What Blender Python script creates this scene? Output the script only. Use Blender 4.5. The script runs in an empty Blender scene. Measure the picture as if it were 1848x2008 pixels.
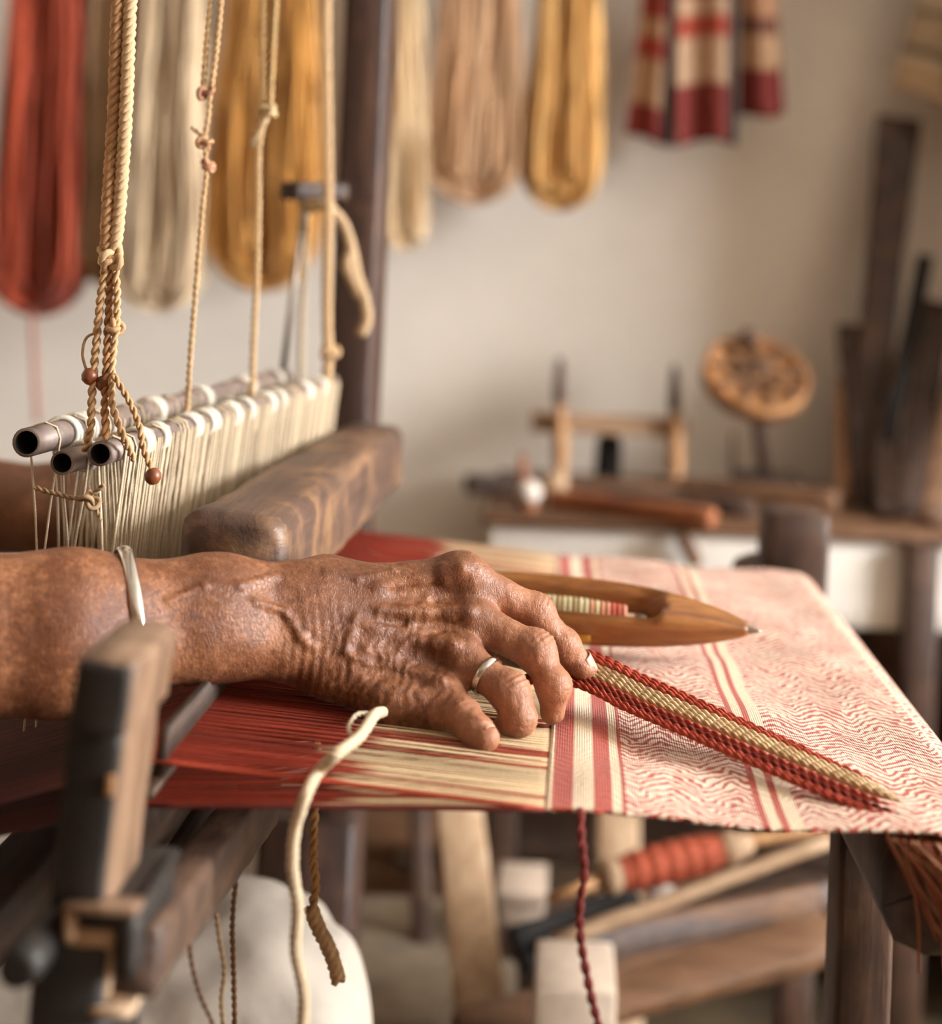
import bpy, bmesh, math, random
import numpy as np
from mathutils import Vector, Matrix, noise as mnoise

random.seed(7)
RNG = np.random.default_rng(7)
scene = bpy.context.scene
COL = scene.collection
R = math.radians

# ------------------------------------------------------------------ camera
FPX, PPX, PPY = 3060.0, 1110.0, 540.0          # focal length and optical axis in pixels of the 1848 x 2008 frame
CAMZ, ROLL = 1.09, 0.045
CR, SR = math.cos(ROLL), math.sin(ROLL)
cam_data = bpy.data.cameras.new('camera')
cam_data.sensor_fit = 'HORIZONTAL'
cam_data.sensor_width = 36.0
cam_data.lens = FPX / 1848.0 * 36.0
cam_data.shift_x = -(PPX - 924.0) / 1848.0
cam_data.shift_y = (PPY - 1004.0) / 1848.0
cam_data.clip_start = 0.05
cam_data.dof.use_dof = True
cam_data.dof.focus_distance = 0.86
cam_data.dof.aperture_fstop = 3.8
cam_data.dof.aperture_blades = 0
cam = bpy.data.objects.new('camera', cam_data)
COL.objects.link(cam)
cam.matrix_world = Matrix(((CR, -SR, 0, 0), (0, 0, -1, 0), (SR, CR, 0, CAMZ), (0, 0, 0, 1)))
scene.camera = cam

# ------------------------------------------------------------------ light and colour management
scene.view_settings.view_transform = 'Standard'
scene.view_settings.look = 'None'
scene.view_settings.gamma = 1.0
scene.view_settings.use_curve_mapping = False
scene.view_settings.exposure = 0.0
world = bpy.data.worlds.new('world')
scene.world = world
world.use_nodes = True
bgn = world.node_tree.nodes.get('Background') or world.node_tree.nodes.new('ShaderNodeBackground')
bgn.inputs[0].default_value = (0.80, 0.88, 1.0, 1)
bgn.inputs[1].default_value = 1.0

def area_light(name, loc, target, sx, sy, power, col):
    l = bpy.data.lights.new(name, 'AREA')
    l.shape = 'RECTANGLE'; l.size = sx; l.size_y = sy
    l.energy = power; l.color = col
    o = bpy.data.objects.new(name, l); COL.objects.link(o)
    o.location = loc
    d = Vector(target) - Vector(loc)
    o.rotation_euler = d.to_track_quat('-Z', 'Y').to_euler()
    return o
WIN_Y0, WIN_Y1, WIN_Z0, WIN_Z1 = -0.5, 1.25, 0.95, 2.75      # window in the right-hand wall
area_light('window_daylight', (4.16, (WIN_Y0+WIN_Y1)/2, (WIN_Z0+WIN_Z1)/2), (-1.0, (WIN_Y0+WIN_Y1)/2, 1.2), WIN_Y1-WIN_Y0, WIN_Z1-WIN_Z0, 600.0, (0.985, 0.985, 0.995))

# ------------------------------------------------------------------ pixel helpers: a pixel of the photograph at a real distance -> a point in the room
def P(px, py, D):
    u = (px - PPX) / FPX; v = (PPY - py) / FPX
    return Vector((D * (u * CR - v * SR), D, CAMZ + D * (u * SR + v * CR)))
def PZ(px, py, z):
    u = (px - PPX) / FPX; v = (PPY - py) / FPX
    return P(px, py, (z - CAMZ) / (u * SR + v * CR))
def PX(px, py, x):
    u = (px - PPX) / FPX; v = (PPY - py) / FPX
    return P(px, py, x / (u * CR - v * SR))
def mm(px, D): return px * D / FPX

# ------------------------------------------------------------------ materials
def lin(c):
    def f(v):
        v /= 255.0
        return v / 12.92 if v <= 0.04045 else ((v + 0.055) / 1.055) ** 2.4
    return (f(c[0]), f(c[1]), f(c[2]), 1.0)

class NT:
    def __init__(self, name):
        self.m = bpy.data.materials.new(name); self.m.use_nodes = True
        self.t = self.m.node_tree; self.t.nodes.clear()
        self.out = self.t.nodes.new('ShaderNodeOutputMaterial')
        self.b = self.t.nodes.new('ShaderNodeBsdfPrincipled')
        self.link(self.b.outputs[0], self.out.inputs[0])
    def link(self, a, b): self.t.links.new(a, b)
    def node(self, typ, **kw):
        n = self.t.nodes.new(typ)
        for k, v in kw.items(): setattr(n, k, v)
        return n
    def val(self, sock, v):
        if isinstance(v, bpy.types.NodeSocket): self.link(v, sock)
        else: sock.default_value = v
    def math(self, op, a, b=0.0, c=0.0):
        n = self.node('ShaderNodeMath', operation=op)
        self.val(n.inputs[0], a); self.val(n.inputs[1], b); self.val(n.inputs[2], c)
        return n.outputs[0]
    def coord(self, which='Object'):
        return self.node('ShaderNodeTexCoord').outputs[which]
    def mapping(self, vec, scale=(1, 1, 1), rot=(0, 0, 0)):
        n = self.node('ShaderNodeMapping')
        self.link(vec, n.inputs[0]); n.inputs['Scale'].default_value = scale; n.inputs['Rotation'].default_value = rot
        return n.outputs[0]
    def noise(self, vec, scale, detail=4.0, rough=0.55, dist=0.0):
        n = self.node('ShaderNodeTexNoise')
        self.link(vec, n.inputs['Vector']); n.inputs['Scale'].default_value = scale
        n.inputs['Detail'].default_value = detail; n.inputs['Roughness'].default_value = rough; n.inputs['Distortion'].default_value = dist
        return n.outputs[0]
    def ramp(self, fac, stops):
        n = self.node('ShaderNodeValToRGB')
        cr = n.color_ramp
        while len(cr.elements) < len(stops): cr.elements.new(0.5)
        for e, (p, c) in zip(cr.elements, stops):
            e.position = p; e.color = c
        self.val(n.inputs[0], fac)
        return n.outputs[0]
    def mix(self, fac, a, b, typ='MIX'):
        n = self.node('ShaderNodeMix', data_type='RGBA', blend_type=typ)
        self.val(n.inputs[0], fac); self.val(n.inputs[6], a); self.val(n.inputs[7], b)
        return n.outputs[2]
    def bump(self, h, strength, dist, normal=None):
        n = self.node('ShaderNodeBump'); n.inputs['Strength'].default_value = strength; n.inputs['Distance'].default_value = dist
        self.val(n.inputs['Height'], h)
        if normal is not None: self.link(normal, n.inputs['Normal'])
        return n.outputs[0]
    def done(self, col=None, rough=0.6, normal=None, **kw):
        if col is not None: self.val(self.b.inputs['Base Color'], col)
        self.val(self.b.inputs['Roughness'], rough)
        if normal is not None: self.link(normal, self.b.inputs['Normal'])
        for k, v in kw.items(): self.val(self.b.inputs[k.replace('_', ' ')], v)
        return self.m

def wood(name, dark, mid, light, axis='Y', scale=18.0, rough=0.55, bump=0.5, wear=0.5):
    t = NT(name)
    v = t.coord()
    s = [1.0, 1.0, 1.0]; s['XYZ'.index(axis)] = 0.09
    g = t.mapping(v, tuple(s))
    n1 = t.noise(g, scale * 4.0, 6.0, 0.65, 0.15)
    n2 = t.noise(g, scale * 14.0, 3.0, 0.6)
    n3 = t.noise(v, 22.0, 4.0, 0.6)
    f = t.math('ADD', t.math('MULTIPLY', n1, 0.75), t.math('MULTIPLY', n2, 0.25))
    c = t.ramp(f, [(0.30, lin(dark)), (0.5, lin(mid)), (0.72, lin(light))])
    w = t.ramp(n3, [(0.52, (0, 0, 0, 1)), (0.68, (1, 1, 1, 1))])
    c = t.mix(t.math('MULTIPLY', w, wear), c, lin(light))
    h = t.math('ADD', f, t.math('MULTIPLY', n3, 0.4))
    return t.done(c, rough, t.bump(h, bump, 0.002))

def plain(name, col, rough=0.7, var=0.25, scale=60.0, bump=0.2, bdist=0.001, **kw):
    t = NT(name)
    v = t.coord()
    n = t.noise(v, scale, 5.0, 0.6)
    d = tuple(x * (1 - var) for x in col); l = tuple(min(255, x * (1 + var * 0.6)) for x in col)
    c = t.ramp(n, [(0.3, lin(d)), (0.7, lin(l))])
    return t.done(c, rough, t.bump(n, bump, bdist), **kw)

def thread_mat(name, rough=0.8, scale=900.0):
    t = NT(name)
    a = t.node('ShaderNodeAttribute', attribute_name='tint')
    n = t.noise(t.coord(), scale, 2.0)
    c = t.mix(t.math('MULTIPLY', n, 0.55), a.outputs['Color'], (0.05, 0.03, 0.02, 1), 'MULTIPLY')
    return t.done(c, rough, t.bump(n, 0.3, 0.0006))

M = {}
M['plaster'] = plain('lime_plaster', (236, 229, 217), 0.92, 0.05, 3.0, 0.25, 0.004)
M['mud'] = plain('mud_plaster', (122, 96, 74), 0.95, 0.12, 5.0, 0.3, 0.004)
M['plaster_white'] = plain('whitewashed_board', (244, 238, 228), 0.9, 0.05, 12.0, 0.2)
M['earth'] = plain('earthen_floor', (96, 80, 56), 0.95, 0.22, 7.0, 0.4, 0.006)
M['stone'] = plain('pale_stone', (130, 116, 98), 0.9, 0.18, 14.0, 0.5, 0.004)
M['loom'] = wood('aged_loom_wood', (30, 18, 12), (54, 34, 24), (92, 64, 46), 'Z', 16)
M['loomX'] = wood('aged_loom_wood_lengthwise', (44, 29, 20), (78, 53, 37), (128, 95, 70), 'X', 16)
M['rail'] = wood('worn_rail_wood', (40, 28, 21), (66, 48, 36), (112, 86, 66), 'Y', 16, 0.55, 0.9)
M['postdark'] = wood('shade_dark_post_wood', (14, 11, 9), (22, 18, 14), (44, 34, 26), 'Z', 16, 0.6, 0.6, 0.2)  # shade on the near post's front, put into a near-black wood colour
M['post'] = wood('old_post_wood', (76, 56, 42), (116, 90, 69), (160, 132, 106), 'Z', 16, 0.5, 0.7, 0.3)
M['beater'] = wood('beater_wood', (58, 42, 34), (90, 68, 56), (148, 112, 78), 'Y', 12, 0.5, 0.8, 0.7)
M['darkwood'] = wood('dark_stained_wood', (30, 20, 14), (52, 35, 24), (84, 60, 42), 'Y', 16, 0.6)
M['darkZ'] = wood('dark_stained_wood_upright', (34, 22, 15), (62, 41, 27), (96, 68, 46), 'Z', 16, 0.6)
M['palewood'] = wood('pale_raw_wood', (148, 118, 88), (184, 154, 122), (208, 182, 152), 'Z', 12, 0.7)
M['palewoodX'] = wood('pale_raw_wood_lengthwise', (128, 100, 74), (166, 136, 106), (196, 170, 140), 'X', 12, 0.7)
M['tan'] = wood('tan_wood', (122, 84, 50), (164, 120, 76), (196, 152, 104), 'Z', 12, 0.6)
M['straw'] = wood('straw_board', (104, 66, 34), (146, 98, 54), (176, 128, 78), 'X', 12, 0.7)
M['redwood'] = wood('reddish_wood', (84, 44, 22), (128, 72, 38), (162, 100, 58), 'X', 12, 0.55)
M['brownX'] = wood('brown_plank_wood', (66, 44, 28), (100, 70, 46), (134, 98, 68), 'X', 12, 0.6)
M['shuttle'] = wood('polished_shuttle_wood', (84, 46, 20), (136, 84, 40), (180, 126, 70), 'X', 20, 0.36, 0.25, 0.25)
M['thread'] = thread_mat('dyed_yarn')
def skein_mat():
    t = NT('skein_wool'); a = t.node('ShaderNodeAttribute', attribute_name='tint'); n = t.noise(t.coord(), 300.0, 2.0)
    return t.done(a.outputs['Color'], 0.85, t.bump(n, 0.3, 0.001), Sheen_Weight=0.3)
M['wool'] = skein_mat()
M['metal_grey'] = plain('weathered_grey_tube', (128, 112, 104), 0.5, 0.25, 60.0, 0.3, 0.0006, Metallic=0.15)
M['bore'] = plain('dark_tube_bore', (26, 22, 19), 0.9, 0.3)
M['silver'] = plain('polished_silver', (222, 218, 210), 0.16, 0.04, 200.0, 0.05, Metallic=1.0)
M['steel'] = plain('dull_steel', (150, 140, 128), 0.35, 0.2, 120.0, 0.1, Metallic=0.9)
M['paper'] = plain('white_paper', (226, 216, 204), 0.85, 0.05)
M['card'] = plain('grey_card', (186, 168, 150), 0.9, 0.06)
M['brass'] = plain('brass_plate', (186, 132, 52), 0.4, 0.15, 90.0, 0.1, Metallic=0.4)
M['bead'] = plain('brown_bead_wood', (120, 66, 34), 0.4, 0.3, 200.0)
M['trouser'] = plain('white_cotton', (190, 179, 164), 0.9, 0.06, 40.0, 0.4, 0.003)
M['shirt'] = plain('beige_shirt_cotton', (196, 180, 158), 0.9, 0.06, 40.0, 0.4, 0.003)
M['hair'] = plain('grey_hair', (88, 80, 74), 0.7, 0.3, 150.0)

# ------------------------------------------------------------------ mesh builder
def smooth_path(pts, n):
    pts = [Vector(p) for p in pts]
    if len(pts) < 3: return [pts[0].lerp(pts[-1], i / n) for i in range(n + 1)]
    L = [0.0]
    for a, b in zip(pts, pts[1:]): L.append(L[-1] + max((b - a).length, 1e-6))
    dl = [L[i + 1] - L[i] for i in range(len(pts) - 1)]
    tg = [(pts[1] - pts[0]) / dl[0]]
    for i in range(1, len(pts) - 1):
        tg.append(((pts[i + 1] - pts[i]) / dl[i] * dl[i - 1] + (pts[i] - pts[i - 1]) / dl[i - 1] * dl[i]) / (dl[i] + dl[i - 1]))
    tg.append((pts[-1] - pts[-2]) / dl[-1])
    out = []
    k = 0
    for i in range(n + 1):
        s = L[-1] * i / n
        while k < len(pts) - 2 and s > L[k + 1]: k += 1
        t = min(1.0, max(0.0, (s - L[k]) / (L[k + 1] - L[k])))
        t2, t3 = t * t, t ** 3
        out.append(pts[k] * (2 * t3 - 3 * t2 + 1) + tg[k] * (dl[k] * (t3 - 2 * t2 + t)) + pts[k + 1] * (3 * t2 - 2 * t3) + tg[k + 1] * (dl[k] * (t3 - t2)))
    return out

def frames(pts):
    n = len(pts); T = []
    for i in range(n):
        d = pts[min(i + 1, n - 1)] - pts[max(i - 1, 0)]
        T.append(d.normalized() if d.length > 1e-9 else Vector((0, 0, 1)))
    a = Vector((0, 1, 0)) if abs(T[0].y) < 0.9 else Vector((1, 0, 0))
    N = (a - T[0] * a.dot(T[0])).normalized(); out = []
    for t in T:
        N = (N - t * N.dot(t))
        N = N.normalized() if N.length > 1e-8 else t.orthogonal().normalized()
        out.append((t, N, t.cross(N)))
    return out

def wloc(o):
    l = Vector((0, 0, 0))
    while o is not None: l = l + o.location; o = o.parent
    return l

class MB:
    def __init__(self): self.v = []; self.f = []; self.c = []; self.cur = None; self.uv = None
    def _add(self, vs, fs):
        o = len(self.v); self.v.extend(vs); self.f.extend(tuple(i + o for i in q) for q in fs)
        if self.cur is not None: self.c.extend([self.cur] * len(vs))
    def tube(self, pts, r, n=6, cap=True, flat=1.0):
        fr = frames(pts); m = len(pts); vs = []; fs = []
        for i, p in enumerate(pts):
            rr = r(i / (m - 1)) if callable(r) else (r[i] if isinstance(r, (list, tuple)) else r)
            for k in range(n):
                a = 2 * math.pi * k / n
                vs.append(p + fr[i][1] * (rr * math.cos(a)) + fr[i][2] * (rr * flat * math.sin(a)))
        for i in range(m - 1):
            for k in range(n):
                k2 = (k + 1) % n
                fs.append((i * n + k, i * n + k2, (i + 1) * n + k2, (i + 1) * n + k))
        if cap:
            fs.append(tuple(range(n - 1, -1, -1))); fs.append(tuple((m - 1) * n + k for k in range(n)))
        self._add(vs, fs); return self
    def rope(self, pts, rad, plies=3, pitch=0.012, res=None, n=5):
        tot = sum((b - a).length for a, b in zip(pts, pts[1:]))
        k = res or max(12, int(tot / pitch * 9))
        q = smooth_path(pts, k); fr = frames(q); tot = max(tot, 1e-4)
        for j in range(plies):
            path = []
            for i, p in enumerate(q):
                a = 2 * math.pi * (i / k * tot / pitch + j / plies)
                path.append(p + (fr[i][1] * math.cos(a) + fr[i][2] * math.sin(a)) * rad * 0.5)
            self.tube(path, rad * 0.56, n)
        return self
    def beam(self, p0, p1, w, h, side=(1, 0, 0), ch=0.004, seg=10, jit=0.0, w1=None, h1=None, nc=3, skew=0.0):
        """a bar with rounded edges; w along 'side', h across it"""
        p0 = Vector(p0); p1 = Vector(p1); T = (p1 - p0).normalized()
        S = Vector(side); S = (S - T * S.dot(T)).normalized(); U = T.cross(S)
        w1 = w if w1 is None else w1; h1 = h if h1 is None else h1
        vs = []; fs = []; n = 4 * nc
        ts = [0.0] + [(i + 0.0) / seg for i in range(seg + 1)] + [1.0]
        for i, t in enumerate(ts):
            end = i in (0, len(ts) - 1)
            W = (w + (w1 - w) * t) / 2; H = (h + (h1 - h) * t) / 2
            c = min(ch, W * 0.9, H * 0.9)
            if end: W -= c * 0.55; H -= c * 0.55
            cen = p0.lerp(p1, t)
            if not end and i == 1: cen = cen + T * min(c * 0.55, (p1 - p0).length * 0.2)
            if not end and i == len(ts) - 2: cen = cen - T * min(c * 0.55, (p1 - p0).length * 0.2)
            for q, (sx, sy) in enumerate(((1, 1), (-1, 1), (-1, -1), (1, -1))):
                for j in range(nc):
                    a = math.pi / 2 * (q + (j / (nc - 1) if nc > 1 else 0.5))
                    pt = cen + S * (sx * (W - c) + c * math.cos(a)) + U * (sy * (H - c) + c * math.sin(a))
                    if jit: pt = pt + Vector(mnoise.noise_vector(pt * 28.0)) * jit + Vector(mnoise.noise_vector(pt * 90.0)) * jit * 0.4
                    vs.append(pt)
        m = len(ts)
        for i in range(m - 1):
            for k in range(n):
                k2 = (k + 1) % n
                fs.append((i * n + k, i * n + k2, (i + 1) * n + k2, (i + 1) * n + k))
        fs.append(tuple(range(n - 1, -1, -1))); fs.append(tuple((m - 1) * n + k for k in range(n)))
        self._add(vs, fs); return self
    def box(self, lo, hi, ch=0.003, jit=0.0):
        lo = Vector(lo); hi = Vector(hi); c = (lo + hi) / 2
        return self.beam((c.x, c.y, lo.z), (c.x, c.y, hi.z), hi.x - lo.x, hi.y - lo.y, (1, 0, 0), ch, 4, jit)
    def lathe(self, p0, p1, prof, n=24, cap=True):
        """prof: list of (t along p0->p1, radius)"""
        p0 = Vector(p0); p1 = Vector(p1); T = (p1 - p0).normalized()
        N = T.orthogonal().normalized(); B = T.cross(N); vs = []; fs = []
        for t, r in prof:
            c = p0.lerp(p1, t)
            for k in range(n):
                a = 2 * math.pi * k / n
                vs.append(c + (N * math.cos(a) + B * math.sin(a)) * r)
        for i in range(len(prof) - 1):
            for k in range(n):
                k2 = (k + 1) % n
                fs.append((i * n + k, i * n + k2, (i + 1) * n + k2, (i + 1) * n + k))
        if cap:
            fs.append(tuple(range(n - 1, -1, -1))); fs.append(tuple((len(prof) - 1) * n + k for k in range(n)))
        self._add(vs, fs); return self
    def knot(self, p, size, r, seed=0):
        rr = random.Random(seed); q = Matrix.Rotation(rr.uniform(0, 6), 3, 'Z') @ Matrix.Rotation(rr.uniform(0, 6), 3, 'X')
        pts = []
        for i in range(41):
            t = 2 * math.pi * i / 40
            pts.append(Vector(p) + q @ Vector((math.sin(t) + 2 * math.sin(2 * t), math.cos(t) - 2 * math.cos(2 * t), -1.3 * math.sin(3 * t))) * (size / 3))
        self.tube(pts, r, 6); return self
    def ring(self, c, ax, ra, r, n=28, m=6, flat=1.0, axb=None, rb=None, wid=None):
        """closed loop around axis ax, tube radius r (wid: half width along the axis)"""
        A = Vector(ax).normalized(); N = (Vector(axb) - A * Vector(axb).dot(A)).normalized() if axb is not None else A.orthogonal().normalized()
        B = A.cross(N); rb = rb or ra; wid = wid or r; vs = []; fs = []
        for i in range(n):
            t = 2 * math.pi * i / n; d = N * math.cos(t) * ra + B * math.sin(t) * rb
            o = (N * math.cos(t) / ra + B * math.sin(t) / rb).normalized()
            for k in range(m):
                a = 2 * math.pi * k / m
                vs.append(Vector(c) + d + o * (r * math.cos(a)) + A * (wid * math.sin(a)))
        for i in range(n):
            for k in range(m):
                i2 = (i + 1) % n; k2 = (k + 1) % m
                fs.append((i * m + k, i2 * m + k, i2 * m + k2, i * m + k2))
        self._add(vs, fs); return self
    def grid(self, fn, nu, nv, uvfn=None):
        o = len(self.v)
        self.uvs = []
        for i in range(nu + 1):
            for j in range(nv + 1):
                self.v.append(Vector(fn(i / nu, j / nv)))
                self.uvs.append(uvfn(i / nu, j / nv) if uvfn else (i / nu, j / nv))
                if self.cur is not None: self.c.append(self.cur)
        for i in range(nu):
            for j in range(nv):
                a = o + i * (nv + 1) + j
                self.f.append((a, a + nv + 1, a + nv + 2, a + 1))
        return self
    def build(self, name, mat, parent=None, smooth=True, base=None, recalc=True, solid=0.0):
        vs = self.v
        lo = Vector((min(p.x for p in vs), min(p.y for p in vs), min(p.z for p in vs)))
        hi = Vector((max(p.x for p in vs), max(p.y for p in vs), max(p.z for p in vs)))
        org = Vector(base) if base is not None else Vector(((lo.x + hi.x) / 2, (lo.y + hi.y) / 2, lo.z))
        me = bpy.data.meshes.new(name)
        me.from_pydata([tuple(p - org) for p in vs], [], self.f)
        if self.uv:
            l = me.uv_layers.new(name='weave'); vi = np.empty(len(me.loops), dtype=np.int32); me.loops.foreach_get('vertex_index', vi)
            l.data.foreach_set('uv', np.array(self.uvs, dtype=np.float32)[vi].ravel())
        if self.c:
            a = me.color_attributes.new('tint', 'FLOAT_COLOR', 'POINT')
            a.data.foreach_set('color', np.array(self.c, dtype=np.float32).ravel())
        if recalc:
            bm = bmesh.new(); bm.from_mesh(me); bmesh.ops.recalc_face_normals(bm, faces=bm.faces); bm.to_mesh(me); bm.free()
        if smooth: me.polygons.foreach_set('use_smooth', [True] * len(me.polygons))
        me.materials.append(M[mat] if isinstance(mat, str) else mat)
        o = bpy.data.objects.new(name, me); COL.objects.link(o)
        if parent is not None:
            o.parent = parent; o.location = org - wloc(parent)
        else: o.location = org
        if solid:
            s = o.modifiers.new('thickness', 'SOLIDIFY'); s.thickness = solid; s.offset = -1
        return o

def tag(o, label=None, cat=None, group=None, kind=None):
    if label: o['label'] = label
    if cat: o['category'] = cat
    if group: o['group'] = group
    if kind: o['kind'] = kind
    return o
def thing(name, loc, label, cat, group=None):
    o = bpy.data.objects.new(name, None); COL.objects.link(o); o.location = Vector(loc); o.empty_display_size = 0.05
    return tag(o, label, cat, group)
def struct(o): o['kind'] = 'structure'; return o

# ================================================================== the room
X0, X1, Y0, Y1, ZC, WT = -2.2, 4.0, -2.4, 2.62, 3.0, 0.22
def slab(name, lo, hi, mat):
    return struct(MB().box(lo, hi, 0.0005).build(name, mat, smooth=False))
slab('floor', (X0 - WT, Y0 - WT, -0.12), (X1 + WT, Y1 + WT, 0.0), 'earth')
slab('ceiling', (X0 - WT, Y0 - WT, ZC), (X1 + WT, Y1 + WT, ZC + 0.1), 'plaster')
slab('wall_back', (X0 - WT, Y1, 0.0), (X1 + WT, Y1 + WT, ZC), 'plaster')
slab('wall_left', (X0 - WT, Y0, 0.0), (X0, Y1, ZC), 'mud')
slab('wall_front', (X0 - WT, Y0 - WT, 0.0), (X1 + WT, Y0, ZC), 'mud')
wr = MB()
for lo, hi in (((X1, Y0, 0), (X1 + WT, WIN_Y0, ZC)), ((X1, WIN_Y1, 0), (X1 + WT, Y1, ZC)),
               ((X1, WIN_Y0, 0), (X1 + WT, WIN_Y1, WIN_Z0)), ((X1, WIN_Y0, WIN_Z1), (X1 + WT, WIN_Y1, ZC))):
    wr.box(lo, hi, 0.0005)
struct(wr.build('wall_right', 'plaster', smooth=False))
fr = MB(); xw = X1 + WT - 0.025
for lo, hi in (((xw - 0.02, WIN_Y0, WIN_Z0), (xw + 0.02, WIN_Y0 + 0.05, WIN_Z1)), ((xw - 0.02, WIN_Y1 - 0.05, WIN_Z0), (xw + 0.02, WIN_Y1, WIN_Z1)),
               ((xw - 0.02, WIN_Y0, WIN_Z0), (xw + 0.02, WIN_Y1, WIN_Z0 + 0.05)), ((xw - 0.02, WIN_Y0, WIN_Z1 - 0.05), (xw + 0.02, WIN_Y1, WIN_Z1)),
               ((xw - 0.02, (WIN_Y0 + WIN_Y1) / 2 - 0.02, WIN_Z0), (xw + 0.02, (WIN_Y0 + WIN_Y1) / 2 + 0.02, WIN_Z1))):
    fr.box(lo, hi, 0.004)
win = struct(fr.build('window_1', 'palewood'))
gt = NT('window_glass'); gt.done((1, 1, 1, 1), 0.02, Transmission_Weight=1.0, IOR=1.05); M['glass'] = gt.m
for a, b in ((WIN_Y0 + 0.05, (WIN_Y0 + WIN_Y1) / 2 - 0.02), ((WIN_Y0 + WIN_Y1) / 2 + 0.02, WIN_Y1 - 0.05)):
    MB().box((xw - 0.002, a, WIN_Z0 + 0.05), (xw + 0.002, b, WIN_Z1 - 0.05), 0.0005).build('pane', 'glass', win, smooth=False)

# ================================================================== hanging skeins of yarn on a rod along the back wall
def skein(pxl, pxr, pyb, D, col, label, n=130, ztop=1.66, seed=1, rad=0.0031, splay=1.0, dark=0.55, group='skeins of yarn on the wall rod', lean=0.0):
    rr = random.Random(seed)
    c = P((pxl + pxr) / 2, pyb, D); zb = c.z; w = mm(pxr - pxl, D)
    m = MB()
    for i in range(n):
        s = (0.02 + 0.48 * rr.random() ** 0.75) * w
        yo = rr.gauss(0, 0.014); dep = rr.uniform(0, 1)
        z0 = zb + (0.5 * w - s) * rr.uniform(0.2, 0.9) + rr.uniform(0, 0.02)
        ph = rr.uniform(0, 6.28); am = rr.uniform(0.002, 0.007); fr_ = rr.uniform(9, 22)
        base = Vector(lin(col)[:3]); k = 1.0 - dark * rr.random() ** 1.5
        m.cur = (base.x * k, base.y * k, base.z * k, 1)
        pts = []
        N = 16
        for j in range(N + 1):
            z = ztop + (z0 + s * 0.9 - ztop) * j / N
            tight = 0.62 + 0.38 * min(1, (ztop - z) / (ztop - zb) * 1.3) * splay
            pts.append(Vector((c.x - s * tight + am * math.sin(ph + fr_ * z) + lean * (z - zb), D + yo + 0.006 * math.sin(ph * 2 + 11 * z), z)))
        for j in range(1, 8):
            a = math.pi * j / 8
            pts.append(Vector((c.x - s * math.cos(a), D + yo * math.cos(a), z0 + s * 0.9 - s * 0.9 * math.sin(a))))
        for j in range(N, -1, -1):
            z = ztop + (z0 + s * 0.9 - ztop) * j / N
            tight = 0.62 + 0.38 * min(1, (ztop - z) / (ztop - zb) * 1.3) * splay
            pts.append(Vector((c.x + s * tight + am * math.sin(ph + 2 + fr_ * z) + lean * (z - zb), D - yo + 0.006 * math.sin(ph + 11 * z), z)))
        m.tube(pts, rad, 4, False)
    o = m.build('yarn_skein', 'wool', recalc=False)
    return tag(o, label, 'yarn skein', group)
red_sk = skein(-8, 152, 622, 2.28, (184, 74, 38), 'rust red yarn skein, the leftmost on the wall rod', seed=1, n=120)
mt = MB(); mt.cur = lin((186, 120, 100)); mt.tube(smooth_path([P(62, 596, 2.27), P(66, 700, 2.27), P(72, 830, 2.27)], 8), 0.0042, 5)
mt.build('loose_thread', 'thread', red_sk)
skein(158, 265, 560, 2.30, (214, 184, 142), 'dull beige yarn skein beside the rust red skein', seed=2, n=80)
skein(232, 384, 612, 2.26, (240, 214, 176), 'pale cream beige yarn skein behind the thick foreground rope', seed=3, n=110)
skein(408, 612, 572, 2.30, (216, 156, 74), 'mustard yellow yarn skein to the left of the dark loom post', seed=4, n=140)
skein(752, 834, 492, 2.42, (252, 222, 176), 'narrow light cream yarn skein just right of the loom post', seed=5, n=70, lean=-0.05)
skein(836, 1018, 402, 2.46, (226, 184, 142), 'tan brown yarn skein between the cream and golden skeins', seed=6, n=130)
skein(1026, 1170, 412, 2.46, (250, 196, 116), 'golden yellow yarn skein, the rightmost on the wall rod', seed=7, n=110)
rod = thing('skein_rod', (-0.4, 2.3, 1.66), 'wooden rod the yarn skeins hang from', 'rod')
MB().tube([Vector((-1.15, 2.28, 1.664)), Vector((-0.25, 2.31, 1.664))], 0.012, 10).build('rod_bar', 'brownX', rod)
MB().tube([Vector((-0.30, 2.44, 1.664)), Vector((0.15, 2.45, 1.664))], 0.012, 10).build('rod_bar', 'brownX', rod)
for x, y in ((-1.1, 2.28), (-0.45, 2.30), (-0.28, 2.44), (0.12, 2.45)):
    MB().beam((x, y - 0.02, 1.664), (x, Y1, 1.664), 0.02, 0.02).build('bracket', 'brownX', rod)

# ================================================================== hanging woven runners
def stripe_mat(name, stops, side=None, weave=True):
    t = NT(name); uv = t.node('ShaderNodeUVMap', uv_map='weave').outputs[0]
    sp = t.node('ShaderNodeSeparateXYZ'); t.link(uv, sp.inputs[0])
    r = t.node('ShaderNodeValToRGB'); r.color_ramp.interpolation = 'CONSTANT'
    while len(r.color_ramp.elements) < len(stops): r.color_ramp.elements.new(0.5)
    for e, (p_, c_) in zip(r.color_ramp.elements, stops): e.position = p_; e.color = lin(c_)
    t.link(sp.outputs[1], r.inputs[0]); c = r.outputs[0]
    if side: c = t.mix(t.math('GREATER_THAN', sp.outputs[0], side[0]), c, lin(side[1]))  # dark side band paints the shadowed gap beside the runner
    n = t.noise(t.mapping(uv, (60, 400, 1)), 1.0, 2.0)
    c = t.mix(t.math('MULTIPLY', n, 0.35), c, (0.1, 0.06, 0.04, 1), 'MULTIPLY')
    return t.done(c, 0.9, t.bump(n, 0.3, 0.001))
RED, CRM, GAP_SHADE = (130, 44, 34), (186, 154, 124), (22, 19, 20)
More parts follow.
